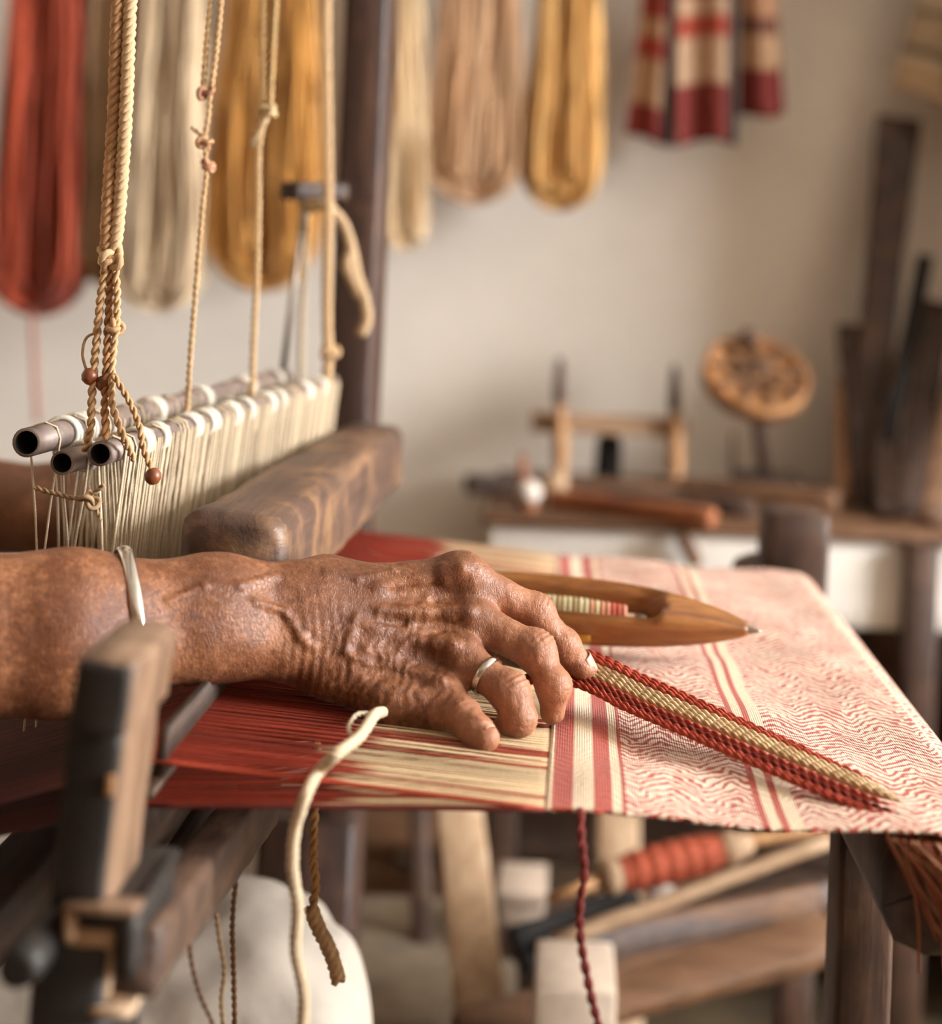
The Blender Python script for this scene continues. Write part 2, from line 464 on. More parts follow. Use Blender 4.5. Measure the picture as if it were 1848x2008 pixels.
M['runA'] = stripe_mat('striped_runner_one', [(0, (122, 40, 32)), (0.14, (178, 144, 112)), (0.33, (150, 56, 40)), (0.42, (176, 138, 106)), (0.5, (136, 48, 36)), (0.7, CRM)], (0.70, GAP_SHADE))
M['runB'] = stripe_mat('striped_runner_two', [(0, (116, 38, 30)), (0.24, CRM), (0.43, (158, 66, 46)), (0.52, CRM), (0.60, (130, 48, 38)), (0.75, CRM)], (0.84, GAP_SHADE))
M['runC'] = stripe_mat('striped_runner_three', [(0, (114, 36, 30)), (0.22, (180, 144, 110)), (0.38, (110, 66, 52)), (0.46, (176, 132, 98)), (0.6, (150, 60, 44)), (0.8, CRM)])
M['runD'] = stripe_mat('cream_runner', [(0, (198, 172, 138)), (0.16, (214, 196, 164)), (0.2, (120, 108, 92)), (0.25, (190, 170, 140)), (0.42, (130, 118, 100)), (0.46, (204, 186, 156)), (0.7, (180, 160, 130))])
def runner(bl, br, tl, tr, D, mat, label, seed, folds=2.0, amp=0.012, ztop=1.70):
    b0, b1 = P(bl[0], bl[1], D), P(br[0], br[1], D)
    t0, t1 = P(tl[0], tl[1], D), P(tr[0], tr[1], D)
    k0 = (ztop - b0.z) / (t0.z - b0.z); k1 = (ztop - b1.z) / (t1.z - b1.z)
    t0 = b0.lerp(t0, k0); t1 = b1.lerp(t1, k1)
    rr = random.Random(seed); ph = rr.uniform(0, 6)
    def fn(u, v):
        p = b0.lerp(b1, u).lerp(t0.lerp(t1, u), v)
        p.y += amp * math.sin(ph + u * folds * 2 * math.pi) * (1 - 0.35 * v) + 0.004 * math.sin(7 * v + ph)
        p.z += (1 - v) * (0.006 * math.sin(u * 5 + ph))
        return p
    m = MB(); m.uv = True; m.grid(fn, 24, 30)
    o = m.build('woven_runner', mat, solid=0.004)
    return tag(o, label, 'textile', 'striped runners hung on the back wall')
runner((1228, 268), (1322, 280), (1262, 0), (1326, 0), 2.50, 'runA', 'narrow red and cream striped runner, nearest to the golden skein', 1, 1.0)
runner((1326, 286), (1446, 276), (1330, 0), (1448, 0), 2.49, 'runB', 'wide middle red and cream striped runner with gap shade painted along its edge', 2, 1.2)
runner((1449, 232), (1540, 222), (1451, 0), (1524, 0), 2.50, 'runC', 'short red hemmed striped runner, rightmost of the three red ones', 3, 1.0)
runner((1752, 176), (1990, 250), (1796, 0), (1990, 0), 2.50, 'runD', 'cream and grey striped runner in the upper right corner', 4, 1.6)
rod2 = thing('runner_rod', (0.5, 2.5, 1.70), 'wooden rod the striped runners hang from', 'rod')
MB().tube([Vector((0.06, 2.49, 1.70)), Vector((0.95, 2.49, 1.70))], 0.011, 10).build('rod_bar', 'brownX', rod2)
for x in (0.1, 0.9): MB().beam((x, 2.47, 1.70), (x, Y1, 1.70), 0.02, 0.02).build('bracket', 'brownX', rod2)

# ================================================================== bench along the back wall and the tools on it
BZ = 0.762
bench = thing('workbench', (0.5, 2.3, 0), 'long workbench with whitewashed front board along the back wall', 'bench')
bx0 = P(945, 1030, 2.1).x
MB().box((bx0, 2.10, BZ - 0.012), (0.735, 2.60, BZ), 0.004).build('bench_top', 'brownX', bench)
MB().box((bx0 + 0.01, 2.115, 0.630), (0.73, 2.145, BZ - 0.012), 0.004).build('front_board', 'plaster_white', bench)
for x in (bx0 + 0.02, 0.475, 0.68):
    MB().box((x, 2.085 if 0.4 < x < 0.5 else 2.15, 0.0), (x + 0.044, 2.135 if 0.4 < x < 0.5 else 2.20, BZ - 0.013), 0.005).build('leg', 'darkZ', bench)
    MB().box((x, 2.53, 0.0), (x + 0.05, 2.58, BZ - 0.012), 0.005).build('leg', 'darkZ', bench)
MB().box((bx0 + 0.03, 2.2, 0.26), (0.725, 2.56, 0.285), 0.004).build('lower_shelf', 'darkwood', bench)
MB().box((bx0 + 0.03, 2.57, 0.285), (0.725, 2.60, 0.72), 0.004).build('back_board', 'brownX', bench)

def onbench(px, D): return P(px, 900, D).x
# dark bar at the bench's end
tag(MB().beam((P(912, 970, 2.3).x, 2.30, BZ + 0.014), (P(1034, 980, 2.3).x, 2.32, BZ + 0.014), 0.03, 0.028, (0, 1, 0), 0.006).build('wooden_bar', 'darkwood'), 'short black wooden bar lying on the left end of the bench', 'bar')
# spool-rack with two spindles
rack = thing('spindle_rack', (P(1210, 950, 2.36).x, 2.36, BZ), 'low bobbin rack with two upright turned spindles and a crossbar', 'rack')
xa, xb = P(1100, 830, 2.36).x, P(1326, 840, 2.36).x
MB().box((xa - 0.05, 2.32, BZ), (xb + 0.05, 2.40, BZ + 0.022), 0.005).build('base_board', 'brownX', rack)
for x, zt in ((xa, P(1092, 702, 2.36).z), (xb, P(1326, 716, 2.36).z)):
    L = zt - BZ - 0.02
    MB().lathe((x + 0.004, 2.36, BZ + 0.02), (x - 0.003, 2.36, zt - 0.07), [(0, 0.010), (0.1, 0.012), (0.12, 0.008), (0.3, 0.013), (0.6, 0.012), (0.9, 0.008), (1, 0.009)], 14).build('spindle', 'tan', rack)
    MB().lathe((x - 0.003, 2.36, zt - 0.07), (x - 0.006, 2.36, zt), [(0, 0.009), (0.2, 0.010), (0.8, 0.007), (1, 0.004)], 12).build('spindle_tip', 'darkZ', rack)
zc = P(1190, 836, 2.36).z
MB().beam((xa - 0.045, 2.385, zc), (xb + 0.02, 2.385, zc), 0.03, 0.026, (0, 0, 1), 0.004).build('crossbar', 'palewoodX', rack)
tag(MB().lathe((P(1192, 940, 2.42).x, 2.425, BZ), (P(1192, 940, 2.42).x, 2.425, P(1192, 850, 2.42).z), [(0, 0.020), (0.08, 0.021), (0.85, 0.020), (0.9, 0.017), (1, 0.016)], 18).build('dark_jar', 'bore'), 'small black cylinder standing behind the bobbin rack', 'jar')
tag(MB().lathe((P(1030, 950, 2.2).x, 2.2, BZ), (P(1026, 880, 2.2).x, 2.2, BZ + 0.075), [(0, 0.012), (0.2, 0.006), (0.6, 0.008), (1, 0.004)], 12).build('small_spindle', 'redwood'), 'thin reddish brown spindle upright near the bench end', 'spindle')
sp = thing('thread_spool', (P(1037, 1000, 2.15).x, 2.16, BZ), 'cream ball of thread on a small reddish spool', 'spool')
MB().lathe((sp.location.x, 2.16, BZ), (sp.location.x, 2.16, BZ + 0.012), [(0, 0.013), (0.6, 0.013), (1, 0.008)], 14).build('spool_base', 'redwood', sp)
MB().lathe((sp.location.x, 2.16, BZ + 0.01), (sp.location.x, 2.16, BZ + 0.042), [(0, 0.006), (0.15, 0.013), (0.5, 0.018), (0.85, 0.013), (1, 0.005)], 16).build('thread_ball', 'paper', sp)
tag(MB().box((P(1068, 980, 2.2).x, 2.19, BZ), (P(1112, 980, 2.2).x, 2.24, BZ + 0.045), 0.006).build('wood_block', 'palewood'), 'pale wooden block at the foot of the tall spindle', 'block')
# boards and bars on the bench
tag(MB().beam((P(1105, 985, 2.25).x, 2.27, BZ + 0.012), (P(1480, 990, 2.2).x, 2.20, BZ + 0.012), 0.035, 0.024, (0, 1, 0), 0.004).build('loom_stick', 'darkwood'), 'long black loom stick lying across the bench', 'stick')
tag(MB().beam((P(1300, 975, 2.34).x, 2.36, BZ + 0.016), (P(1652, 990, 2.25).x, 2.27, BZ + 0.016), 0.06, 0.032, (0, 1, 0), 0.004).build('wooden_board', 'brownX'), 'brown board lying on the bench beneath the winding wheel', 'board')
tag(MB().beam((P(1068, 1010, 2.16).x, 2.21, BZ + 0.014), (P(1402, 1040, 2.08).x, 2.085, BZ + 0.012), 0.03, 0.027, (0, 1, 0), 0.006).build('reddish_batten', 'redwood'), 'reddish wooden batten lying on the bench front edge', 'batten')
# winding wheel on its stand
wh = thing('yarn_winder', (P(1498, 960, 2.36).x, 2.36, BZ + 0.03), 'round straw coloured winding wheel on a dark stand', 'yarn winder')
wc = P(1482, 740, 2.36); ax = Vector((0.10, -0.64, 0.76)).normalized()
rw = mm(106, 2.36)
MB().lathe(wc - ax * 0.012, wc + ax * 0.012, [(0, rw * 0.90), (0.0, rw), (1.0, rw), (1.0, rw * 0.90), (0.62, rw * 0.88), (0.62, rw * 0.2), (1.0, rw * 0.16), (1.0, 0.002)], 36).build('wheel_disc', 'straw', wh)
for k in range(9):
    a = math.pi * 2 * k / 9; n1 = ax.orthogonal().normalized(); n2 = ax.cross(n1); d = n1 * math.cos(a) + n2 * math.sin(a)
    MB().beam(wc + d * rw * 0.15 + ax * 0.008, wc + d * rw * 0.93 + ax * 0.008, 0.012, 0.006, n1 * -math.sin(a) + n2 * math.cos(a), 0.002, 2).build('spoke', 'brownX', wh)
MB().tube([wc - ax * 0.02, wc + ax * 0.03], 0.009, 10).build('hub', 'darkwood', wh)
MB().beam(Vector((P(1503, 960, 2.38).x, 2.395, BZ + 0.032)), wc - ax * 0.012, 0.020, 0.016, (1, 0, 0), 0.003).build('stand', 'darkZ', wh)
MB().lathe(wc + Vector((-0.008, 0.03, 0.045)), wc + Vector((-0.010, 0.03, 0.072)), [(0, 0.008), (0.5, 0.013), (1, 0.007)], 12).build('top_knob', 'darkZ', wh)
MB().box((P(1503, 960, 2.38).x - 0.05, 2.34, BZ + 0.028), (P(1503, 960, 2.38).x + 0.05, 2.42, BZ + 0.04), 0.004).build('foot', 'darkwood', wh)
tag(MB().tube([Vector((P(1440, 960, 2.5).x, 2.52, BZ)), P(1438, 850, 2.5)], [0.004, 0.003], 8).build('thin_peg', 'brownX'), 'thin peg upright behind the winding wheel', 'peg')
tag(MB().beam((P(1400, 1075, 2.07).x - 0.02, 2.085, BZ - 0.05), (P(1340, 1050, 2.07).x, 2.085, BZ - 0.012), 0.034, 0.022, (0, 1, 0), 0.006).build('hanging_hook', 'brownX'), 'brown wooden hook hanging on the whitewashed front board', 'hook')

# leaning poles and sticks at the right end of the bench
def pole(pts, w0, w1, D0, D1, mat, label, t=0.02):
    a = P(pts[1][0], pts[1][1], D0); a.z = BZ + 0.004; b = P(pts[0][0], pts[0][1], D1)
    o = MB().beam(a, b, mm(w0, D0), t, (1, 0, 0), 0.004, 8, 0.002, mm(w1, D1), t).build('leaning_stick', mat)
    return tag(o, label, 'stick', 'sticks leaning on the wall at the bench end')
pole(((1764, 232), (1686, 1000)), 54, 84, 2.38, 2.56, 'darkZ', 'tallest dark brown stick leaning on the wall')
pole(((1664, 640), (1702, 1000)), 60, 46, 2.34, 2.50, 'darkZ', 'short dark stick standing left of the tallest one')
pole(((1652, 742), (1652, 1000)), 30, 26, 2.36, 2.48, 'tan', 'narrow yellow tan stick, leftmost of the leaning bunch')
pole(((1815, 505), (1712, 1010)), 30, 30, 2.28, 2.50, 'bore', 'thin black stick leaning diagonally through the bunch')
pole(((1840, 596), (1778, 1010)), 66, 60, 2.26, 2.52, 'darkZ', 'broad brown stick leaning right of the black one')
pole(((1760, 700), (1742, 1000)), 24, 22, 2.42, 2.56, 'tan', 'pale stick half hidden behind the black one')
pole(((1890, 720), (1826, 1010)), 54, 50, 2.18, 2.36, 'brownX', 'brown stick cut by the right picture edge')
pole(((1735, 800), (1738, 1010)), 44, 40, 2.22, 2.40, 'darkZ', 'stubby dark stick at the foot of the bunch')

# unseen cupboard beyond the bench, added to shade the right end of the back wall
cup = thing('shade_cupboard', (1.08, 2.43, 0), 'added dark wooden cupboard, unseen beyond the bench, shading the back wall', 'cupboard')
MB().box((0.76, 2.24, 0.06), (1.40, 2.60, 2.12), 0.006).build('carcass', 'darkZ', cup)
for xx in (0.77, 1.085):
    d_ = MB().box((xx, 2.216, 0.10), (xx + 0.305, 2.24, 2.08), 0.004).build('door', 'brownX', cup)
    MB().lathe((xx + (0.28 if xx < 1 else 0.025), 2.216, 1.1), (xx + (0.28 if xx < 1 else 0.025), 2.185, 1.1), [(0, 0.006), (0.5, 0.007), (0.6, 0.014), (1, 0.010)], 14).build('knob', 'brass', d_)
for xx in (0.78, 1.33):
    for yy in (2.25, 2.53): MB().box((xx, yy, 0), (xx + 0.05, yy + 0.05, 0.07), 0.004).build('foot', 'darkZ', cup)
# low chest against the back wall
ch_ = thing('low_chest', (P(780, 1700, 2.4).x, 2.4, 0), 'low dark wooden chest against the back wall behind the loom post', 'chest')
ca_, cb_ = P(640, 1700, 2.25).x, P(925, 1700, 2.25).x
MB().box((ca_, 2.25, 0.0), (cb_, 2.58, P(800, 1672, 2.25).z), 0.006).build('chest_body', 'brownX', ch_)
MB().box((ca_ - 0.01, 2.24, P(800, 1672, 2.25).z), (cb_ + 0.01, 2.59, P(800, 1650, 2.25).z), 0.006).build('chest_lid', 'brownX', ch_)
MB().box((ca_ + 0.10, 2.238, P(800, 1700, 2.25).z), (ca_ + 0.14, 2.252, P(800, 1672, 2.25).z), 0.002).build('hasp', 'steel', ch_)

# ================================================================== odds and ends under the loom
LZ = 0.0
def plank(name, a, b, w, h, mat, label, cat, side=(0, 1, 0.2), parent=None, jit=0.0015):
    o = MB().beam(a, b, w, h, side, 0.004, 10, jit).build(name, mat, parent)
    return tag(o, label, cat) if parent is None else o
# low trestle of rough boards
tr = thing('low_trestle', (P(1380, 1850, 1.62).x, 1.62, 0), 'low rough trestle of split boards on the floor behind the loom', 'trestle')
plank('top_board', P(1060, 1862, 1.55), P(1610, 1740, 1.72), 0.10, 0.030, 'darkwood', None, None, (0.1, 1, -0.2), tr)
plank('front_board', P(1085, 1890, 1.52), P(1600, 1790, 1.66), 0.016, 0.062, 'brownX', None, None, (0, 1, 0), tr)
plank('lower_board', P(900, 2035, 1.48), P(1640, 1838, 1.62), 0.05, 0.022, 'brownX', None, None, (0, 1, 0.5), tr)
for px, py, D in ((1110, 1880, 1.57), (1560, 1800, 1.70)):
    p = P(px, py, D); MB().box((p.x - 0.02, p.y - 0.02, 0), (p.x + 0.02, p.y + 0.02, p.z - 0.005), 0.004).build('leg', 'darkZ', tr)
tb = P(1055, 1800, 1.55)
# bobbin of rust yarn
bb = thing('yarn_bobbin', P(1312, 1770, 1.60), 'wooden bobbin wound with rust red yarn on the trestle', 'bobbin')
b0, b1 = P(1212, 1716, 1.56), P(1412, 1668, 1.60); bd = (b1 - b0).normalized()
m = MB(); 
prof = []
for i in range(61):
    t = i / 60; prof.append((t, mm(40, 1.58) * (0.72 + 0.28 * math.sin(math.pi * t) ** 0.5) * (1 + 0.05 * math.cos(i * math.pi * 2 / 10)) * (1.0 if 0 < i < 60 else 0.5)))
m.cur = lin((166, 70, 36)); m.lathe(b0, b1, prof, 20); m.build('wound_yarn', 'thread', bb)
MB().lathe(b1 - bd * 0.004, b1 + bd * 0.035, [(0, 0.014), (0.4, 0.018), (0.7, 0.013), (1, 0.010)], 14).build('bobbin_end', 'palewoodX', bb)
MB().lathe(b0 + bd * 0.006, b0 - bd * 0.02, [(0, 0.014), (0.6, 0.019), (1, 0.012)], 14).build('bobbin_end', 'palewoodX', bb)
MB().tube([b0 - bd * 0.01, P(1075, 1762, 1.53)], [0.008, 0.005], 8).build('bobbin_shank', 'tan', bb)
plank('dry_stick', P(1080, 1850, 1.49), P(1630, 1648, 1.56), 0.012, 0.014, 'palewoodX', 'long pale stick resting slantwise on the trestle', 'stick')
plank('dry_stick', P(1240, 1690, 1.60), P(1640, 1618, 1.68), 0.012, 0.012, 'tan', 'thin tan stick lying behind the rust bobbin', 'stick')
tag(MB().beam(P(1010, 1868, 1.50), P(1250, 1752, 1.56), 0.045, 0.02, (0.3, 0.5, 1), 0.008, 8, 0.002, 0.02, 0.012).build('beating_sword', 'bore'), 'black curved beating blade propped against the trestle', 'blade')
def wedge(name, px0, py0, px1, py1, D, dep, mat, label, cat):
    a = P(px0, py1, D); b = P(px1, py0, D)
    return tag(MB().box((a.x, D, a.z), (b.x, D + dep, b.z), 0.003).build(name, mat), label, cat)
bx = thing('paper_box', P(1020, 1820, 1.86), 'white cardboard box on a crate behind the pale board', 'box')
a, b = P(976, 1820, 1.84), P(1070, 1752, 1.84)
MB().box((a.x, 1.84, a.z), (b.x, 1.93, b.z - 0.010), 0.002).build('carton', 'card', bx)
MB().box((a.x - 0.002, 1.836, b.z - 0.012), (b.x + 0.002, 1.934, b.z), 0.002).build('lid', 'card', bx)
cr = thing('slatted_crate', (P(1020, 1900, 1.9).x, 1.89, 0), 'dark slatted crate standing on the floor under the box', 'crate')
ca = P(965, 1900, 1.62)
for k in range(4):
    z1 = a.z - 0.002 - k * 0.095
    MB().box((a.x - 0.01, 1.815, max(0.01, z1 - 0.08)), (b.x + 0.05, 1.83, z1), 0.003).build('slat', 'darkwood', cr)
for xx in (a.x - 0.008, b.x + 0.03):
    MB().box((xx, 1.83, 0), (xx + 0.018, 1.85, a.z - 0.002), 0.003).build('corner_post', 'darkZ', cr)
    MB().box((xx, 1.94, 0), (xx + 0.018, 1.96, a.z - 0.002), 0.003).build('corner_post', 'darkZ', cr)
MB().box((a.x - 0.01, 1.832, a.z - 0.014), (b.x + 0.05, 1.96, a.z - 0.001), 0.003).build('crate_top', 'darkwood', cr)
wedge('folded_paper', 1272, 1746, 1322, 1786, 1.60, 0.05, 'paper', 'small white folded paper lying on the trestle boards', 'paper')
a, b = P(1046, 1990, 1.42), P(1206, 1892, 1.42)
tag(MB().box((a.x, 1.36, 0), (b.x, 1.47, b.z), 0.004).build('plaster_block', 'card'), 'white block under the trestle beside the hanging red thread', 'block')
# pale upright board leaning
def tofloor(a, b):
    t = a.z / (b.z - a.z); return a - (b - a) * t + Vector((0, 0, 0.004))
def leaner(name, a, b, w, t, mat, label):
    return plank(name, tofloor(a, b), b, w, t, mat, label, 'board', (1, 0, 0))
leaner('pale_board', P(936, 1925, 1.60), P(890, 1480, 1.78), mm(96, 1.62), 0.022, 'palewood', 'pale wooden board leaning upright behind the loom')
leaner('dark_board', P(830, 1925, 1.84), P(818, 1480, 1.98), mm(40, 1.86), 0.02, 'darkZ', 'dark narrow board leaning behind the pale board')
leaner('short_pale_board', P(1215, 1900, 1.95), P(1212, 1500, 2.04), mm(86, 1.95), 0.02, 'palewood', 'short pale board standing under the bench')
sl = MB().box((P(640, 1960, 1.75).x, 1.66, 0.0), (P(1010, 1960, 1.75).x, 2.0, P(850, 1925, 1.75).z), 0.012, 0.006).build('stone_slab', 'stone')
tag(sl, 'pale grey stone step on the floor behind the loom post', 'stone')

# ================================================================== the loom frame
CZ = 0.845                                        # height of the web at the fell
loom = thing('handloom', (-0.1, 1.0, 0), 'old dark wooden handloom frame with upright posts and rails', 'loom')
def lpart(mb, name, mat): return mb.build(name, mat, loom)
# far upright post
fx1 = P(745, 300, 1.42).x; fx0 = P(664, 300, 1.42).x
lpart(MB().beam((P(640, 1900, 1.45).x, 1.46, 0.0), (P(725, 0, 1.42).x - 0.002, 1.46, 1.78), fx1 - fx0 + 0.002, 0.085, (1, 0, 0), 0.005, 16, 0.0012), 'post', 'loom')
# broad lower cheek of the far post
ca, cb = P(498, 1700, 1.40).x, P(690, 1700, 1.40).x
lpart(MB().box((ca, 1.405, 0.0), (cb, 1.50, P(590, 1594, 1.40).z - 0.01), 0.006, 0.001), 'post_cheek', 'loom')
# dark peg through the far post
q0, q1 = P(564, 374, 1.36), P(634, 372, 1.36)
lpart(MB().beam(q0, q1 + Vector((0.012, 0.03, 0)), mm(36, 1.36), 0.03, (0, 0, 1), 0.003), 'peg', 'darkwood')
# top beam, carries the harness cords (above the frame)
lpart(MB().beam((-0.20, 0.50, 1.70), (-0.175, 1.55, 1.70), 0.06, 0.07, (1, 0, 0), 0.006, 12, 0.001), 'top_beam', 'loom')
# near left post, in front of the arm: thick head block above a slimmer shaft
A = P(148, 1300, 0.575); B = P(272, 1300, 0.575)
yb = 0.635
def slant(z): return (0.945 - z) * -0.075        # the post leans
hz = P(210, 1290, 0.575).z
hb = P(210, 1445, 0.575).z
lpart(MB().beam(((A.x + B.x) / 2 + slant(hb), (0.575 + yb) / 2, hb), ((A.x + B.x) / 2, (0.575 + yb) / 2, hz), B.x - A.x, yb - 0.575, (1, 0, 0), 0.0045, 8, 0.0012), 'post_head', 'post')
lpart(MB().beam(((A.x + B.x) / 2 + slant(hb) - 0.0006, 0.5745, hb + 0.001), ((A.x + B.x) / 2 - 0.0006, 0.5745, hz - 0.002), B.x - A.x - 0.003, 0.006, (1, 0, 0), 0.002, 8, 0.0008), 'shade_facing', 'postdark')  # thin dark board added to paint the unlit front of the post
w2 = (B.x - A.x) * 0.93
jz = P(180, 1785, 0.585).z
lpart(MB().beam(((A.x + B.x) / 2 - 0.002 + slant(jz), 0.608, jz), ((A.x + B.x) / 2 - 0.002 + slant(hb), 0.608, hb + 0.002), w2, 0.048, (1, 0, 0), 0.003, 10, 0.0010), 'post_shaft', 'post')
lpart(MB().beam(((A.x + B.x) / 2 - 0.0026 + slant(jz), 0.584, jz + 0.001), ((A.x + B.x) / 2 - 0.0026 + slant(hb), 0.584, hb), w2 - 0.002, 0.006, (1, 0, 0), 0.002, 10, 0.0008), 'shade_facing', 'postdark')
# nail and splinters on the post
lpart(MB().beam(P(165, 1432, 0.574), P(182, 1385, 0.574), 0.0022, 0.002, (1, 0, 0), 0.0006, 3), 'splinter', 'palewood')
lpart(MB().beam(P(214, 1560, 0.580), P(219, 1520, 0.580), 0.003, 0.002, (1, 0, 0), 0.0006, 3), 'splinter', 'tan')
# stepped joint under the shaft: pale tenon wedged between two dark blocks
def pblock(px0, py0, px1, py1, D, dep, mat, name, jit=0.0008, ch=0.003):
    a = P(px0, py1, D); b = P(px1, py0, D)
    return lpart(MB().box((min(a.x, b.x), D, min(a.z, b.z)), (max(a.x, b.x), D + dep, max(a.z, b.z)), ch, jit), name, mat)
pblock(118, 1782, 268, 1793, 0.576, 0.012, 'post', 'joint_strip', 0.0004, 0.0015)
pblock(118, 1788, 150, 1850, 0.578, 0.060, 'palewood', 'tenon')
pblock(118, 1820, 226, 1858, 0.580, 0.060, 'palewood', 'tenon')
pblock(188, 1850, 222, 1968, 0.582, 0.060, 'palewood', 'tenon')
pblock(186, 1922, 250, 1968, 0.584, 0.060, 'palewood', 'tenon')
pblock(148, 1796, 268, 1822, 0.577, 0.070, 'postdark', 'joint_block')
pblock(220, 1798, 270, 1924, 0.575, 0.060, 'postdark', 'joint_block')
pblock(170, 1984, 256, 1998, 0.578, 0.050, 'palewood', 'tenon')
ft = P(130, 1858, 0.575)
lpart(MB().beam((P(120, 2000, 0.58).x - 0.03, 0.62, 0.0), (P(136, 1858, 0.58).x, 0.61, ft.z), 0.030, 0.06, (1, 0, 0), 0.005, 10, 0.001), 'post_foot', 'postdark')
k0 = P(78, 1846, 0.585)
lpart(MB().lathe((k0.x, 0.56, k0.z), (k0.x, 0.64, k0.z), [(0, 0.004), (0.0, 0.0065), (0.1, 0.0085), (0.9, 0.0085), (1, 0.006)], 20), 'round_peg', 'postdark')
lpart(MB().beam((k0.x, 0.60, k0.z), (P(140, 1840, 0.60).x, 0.60, k0.z - 0.002), 0.012, 0.012, (0, 1, 0), 0.003), 'peg_arm', 'postdark')
# lower side rail running back from the post (grain towards the back)
r0 = P(262, 1885, 0.585); r1 = P(515, 1566, 0.93)
lpart(MB().beam(r0, r1, 0.018, 0.026, (1, 0, 0), 0.003, 16, 0.0010, 0.022, 0.030), 'side_rail', 'rail')
# lower shaft bar under the heddles
lpart(MB().beam((-0.268, 0.72, 0.765), (-0.262, 1.40, 0.765), 0.03, 0.036, (1, 0, 0), 0.006, 12, 0.001), 'lower_bar', 'darkwood')
lpart(MB().beam((-0.222, 0.86, 0.742), (-0.215, 1.40, 0.742), 0.05, 0.05, (1, 0, 0), 0.006, 12, 0.001), 'treadle_bar', 'darkwood')
# breast beam and its posts
lpart(MB().beam((0.200, 0.745, 0.8015), (0.200, 1.50, 0.8015), 0.066, 0.066, (1, 0, 0), 0.022, 14, 0.0), 'breast_beam', 'loom')
lg = P(1690, 1800, 0.955)
lpart(MB().beam((P(1690, 2000, 0.955).x - 0.0, 0.955, 0.0), (P(1693, 1640, 0.955).x, 0.955, 0.770), mm(112, 0.955), 0.040, (1, 0, 0), 0.004, 12, 0.0008), 'front_post', 'darkZ')
b0, b1 = P(1502, 1130, 1.40), P(1626, 1130, 1.40)
lpart(MB().box((b0.x, 1.40, 0.765), (b1.x, 1.47, P(1560, 1008, 1.40).z), 0.006, 0.0012), 'beam_cap', 'darkZ')
lpart(MB().beam((-0.17, 1.45, 0.785), (0.205, 1.45, 0.785), 0.045, 0.05, (0, 1, 0), 0.005, 8, 0.001), 'far_side_rail', 'loomX')
# low stretcher to hold the frame together
lpart(MB().beam((-0.21, 1.46, 0.12), (0.24, 1.44, 0.12), 0.04, 0.05, (0, 1, 0), 0.005, 8, 0.001), 'stretcher', 'loomX')
# warp beam behind the heddles
lpart(MB().tube([Vector((-0.44, 0.66, 0.735)), Vector((-0.44, 1.42, 0.735))], 0.035, 20), 'warp_beam', 'darkwood')
for y in (0.66, 1.42):
    lpart(MB().box((-0.462, y - 0.02, 0.0), (-0.418, y + 0.02, 0.735), 0.004), 'warp_beam_post', 'darkZ')

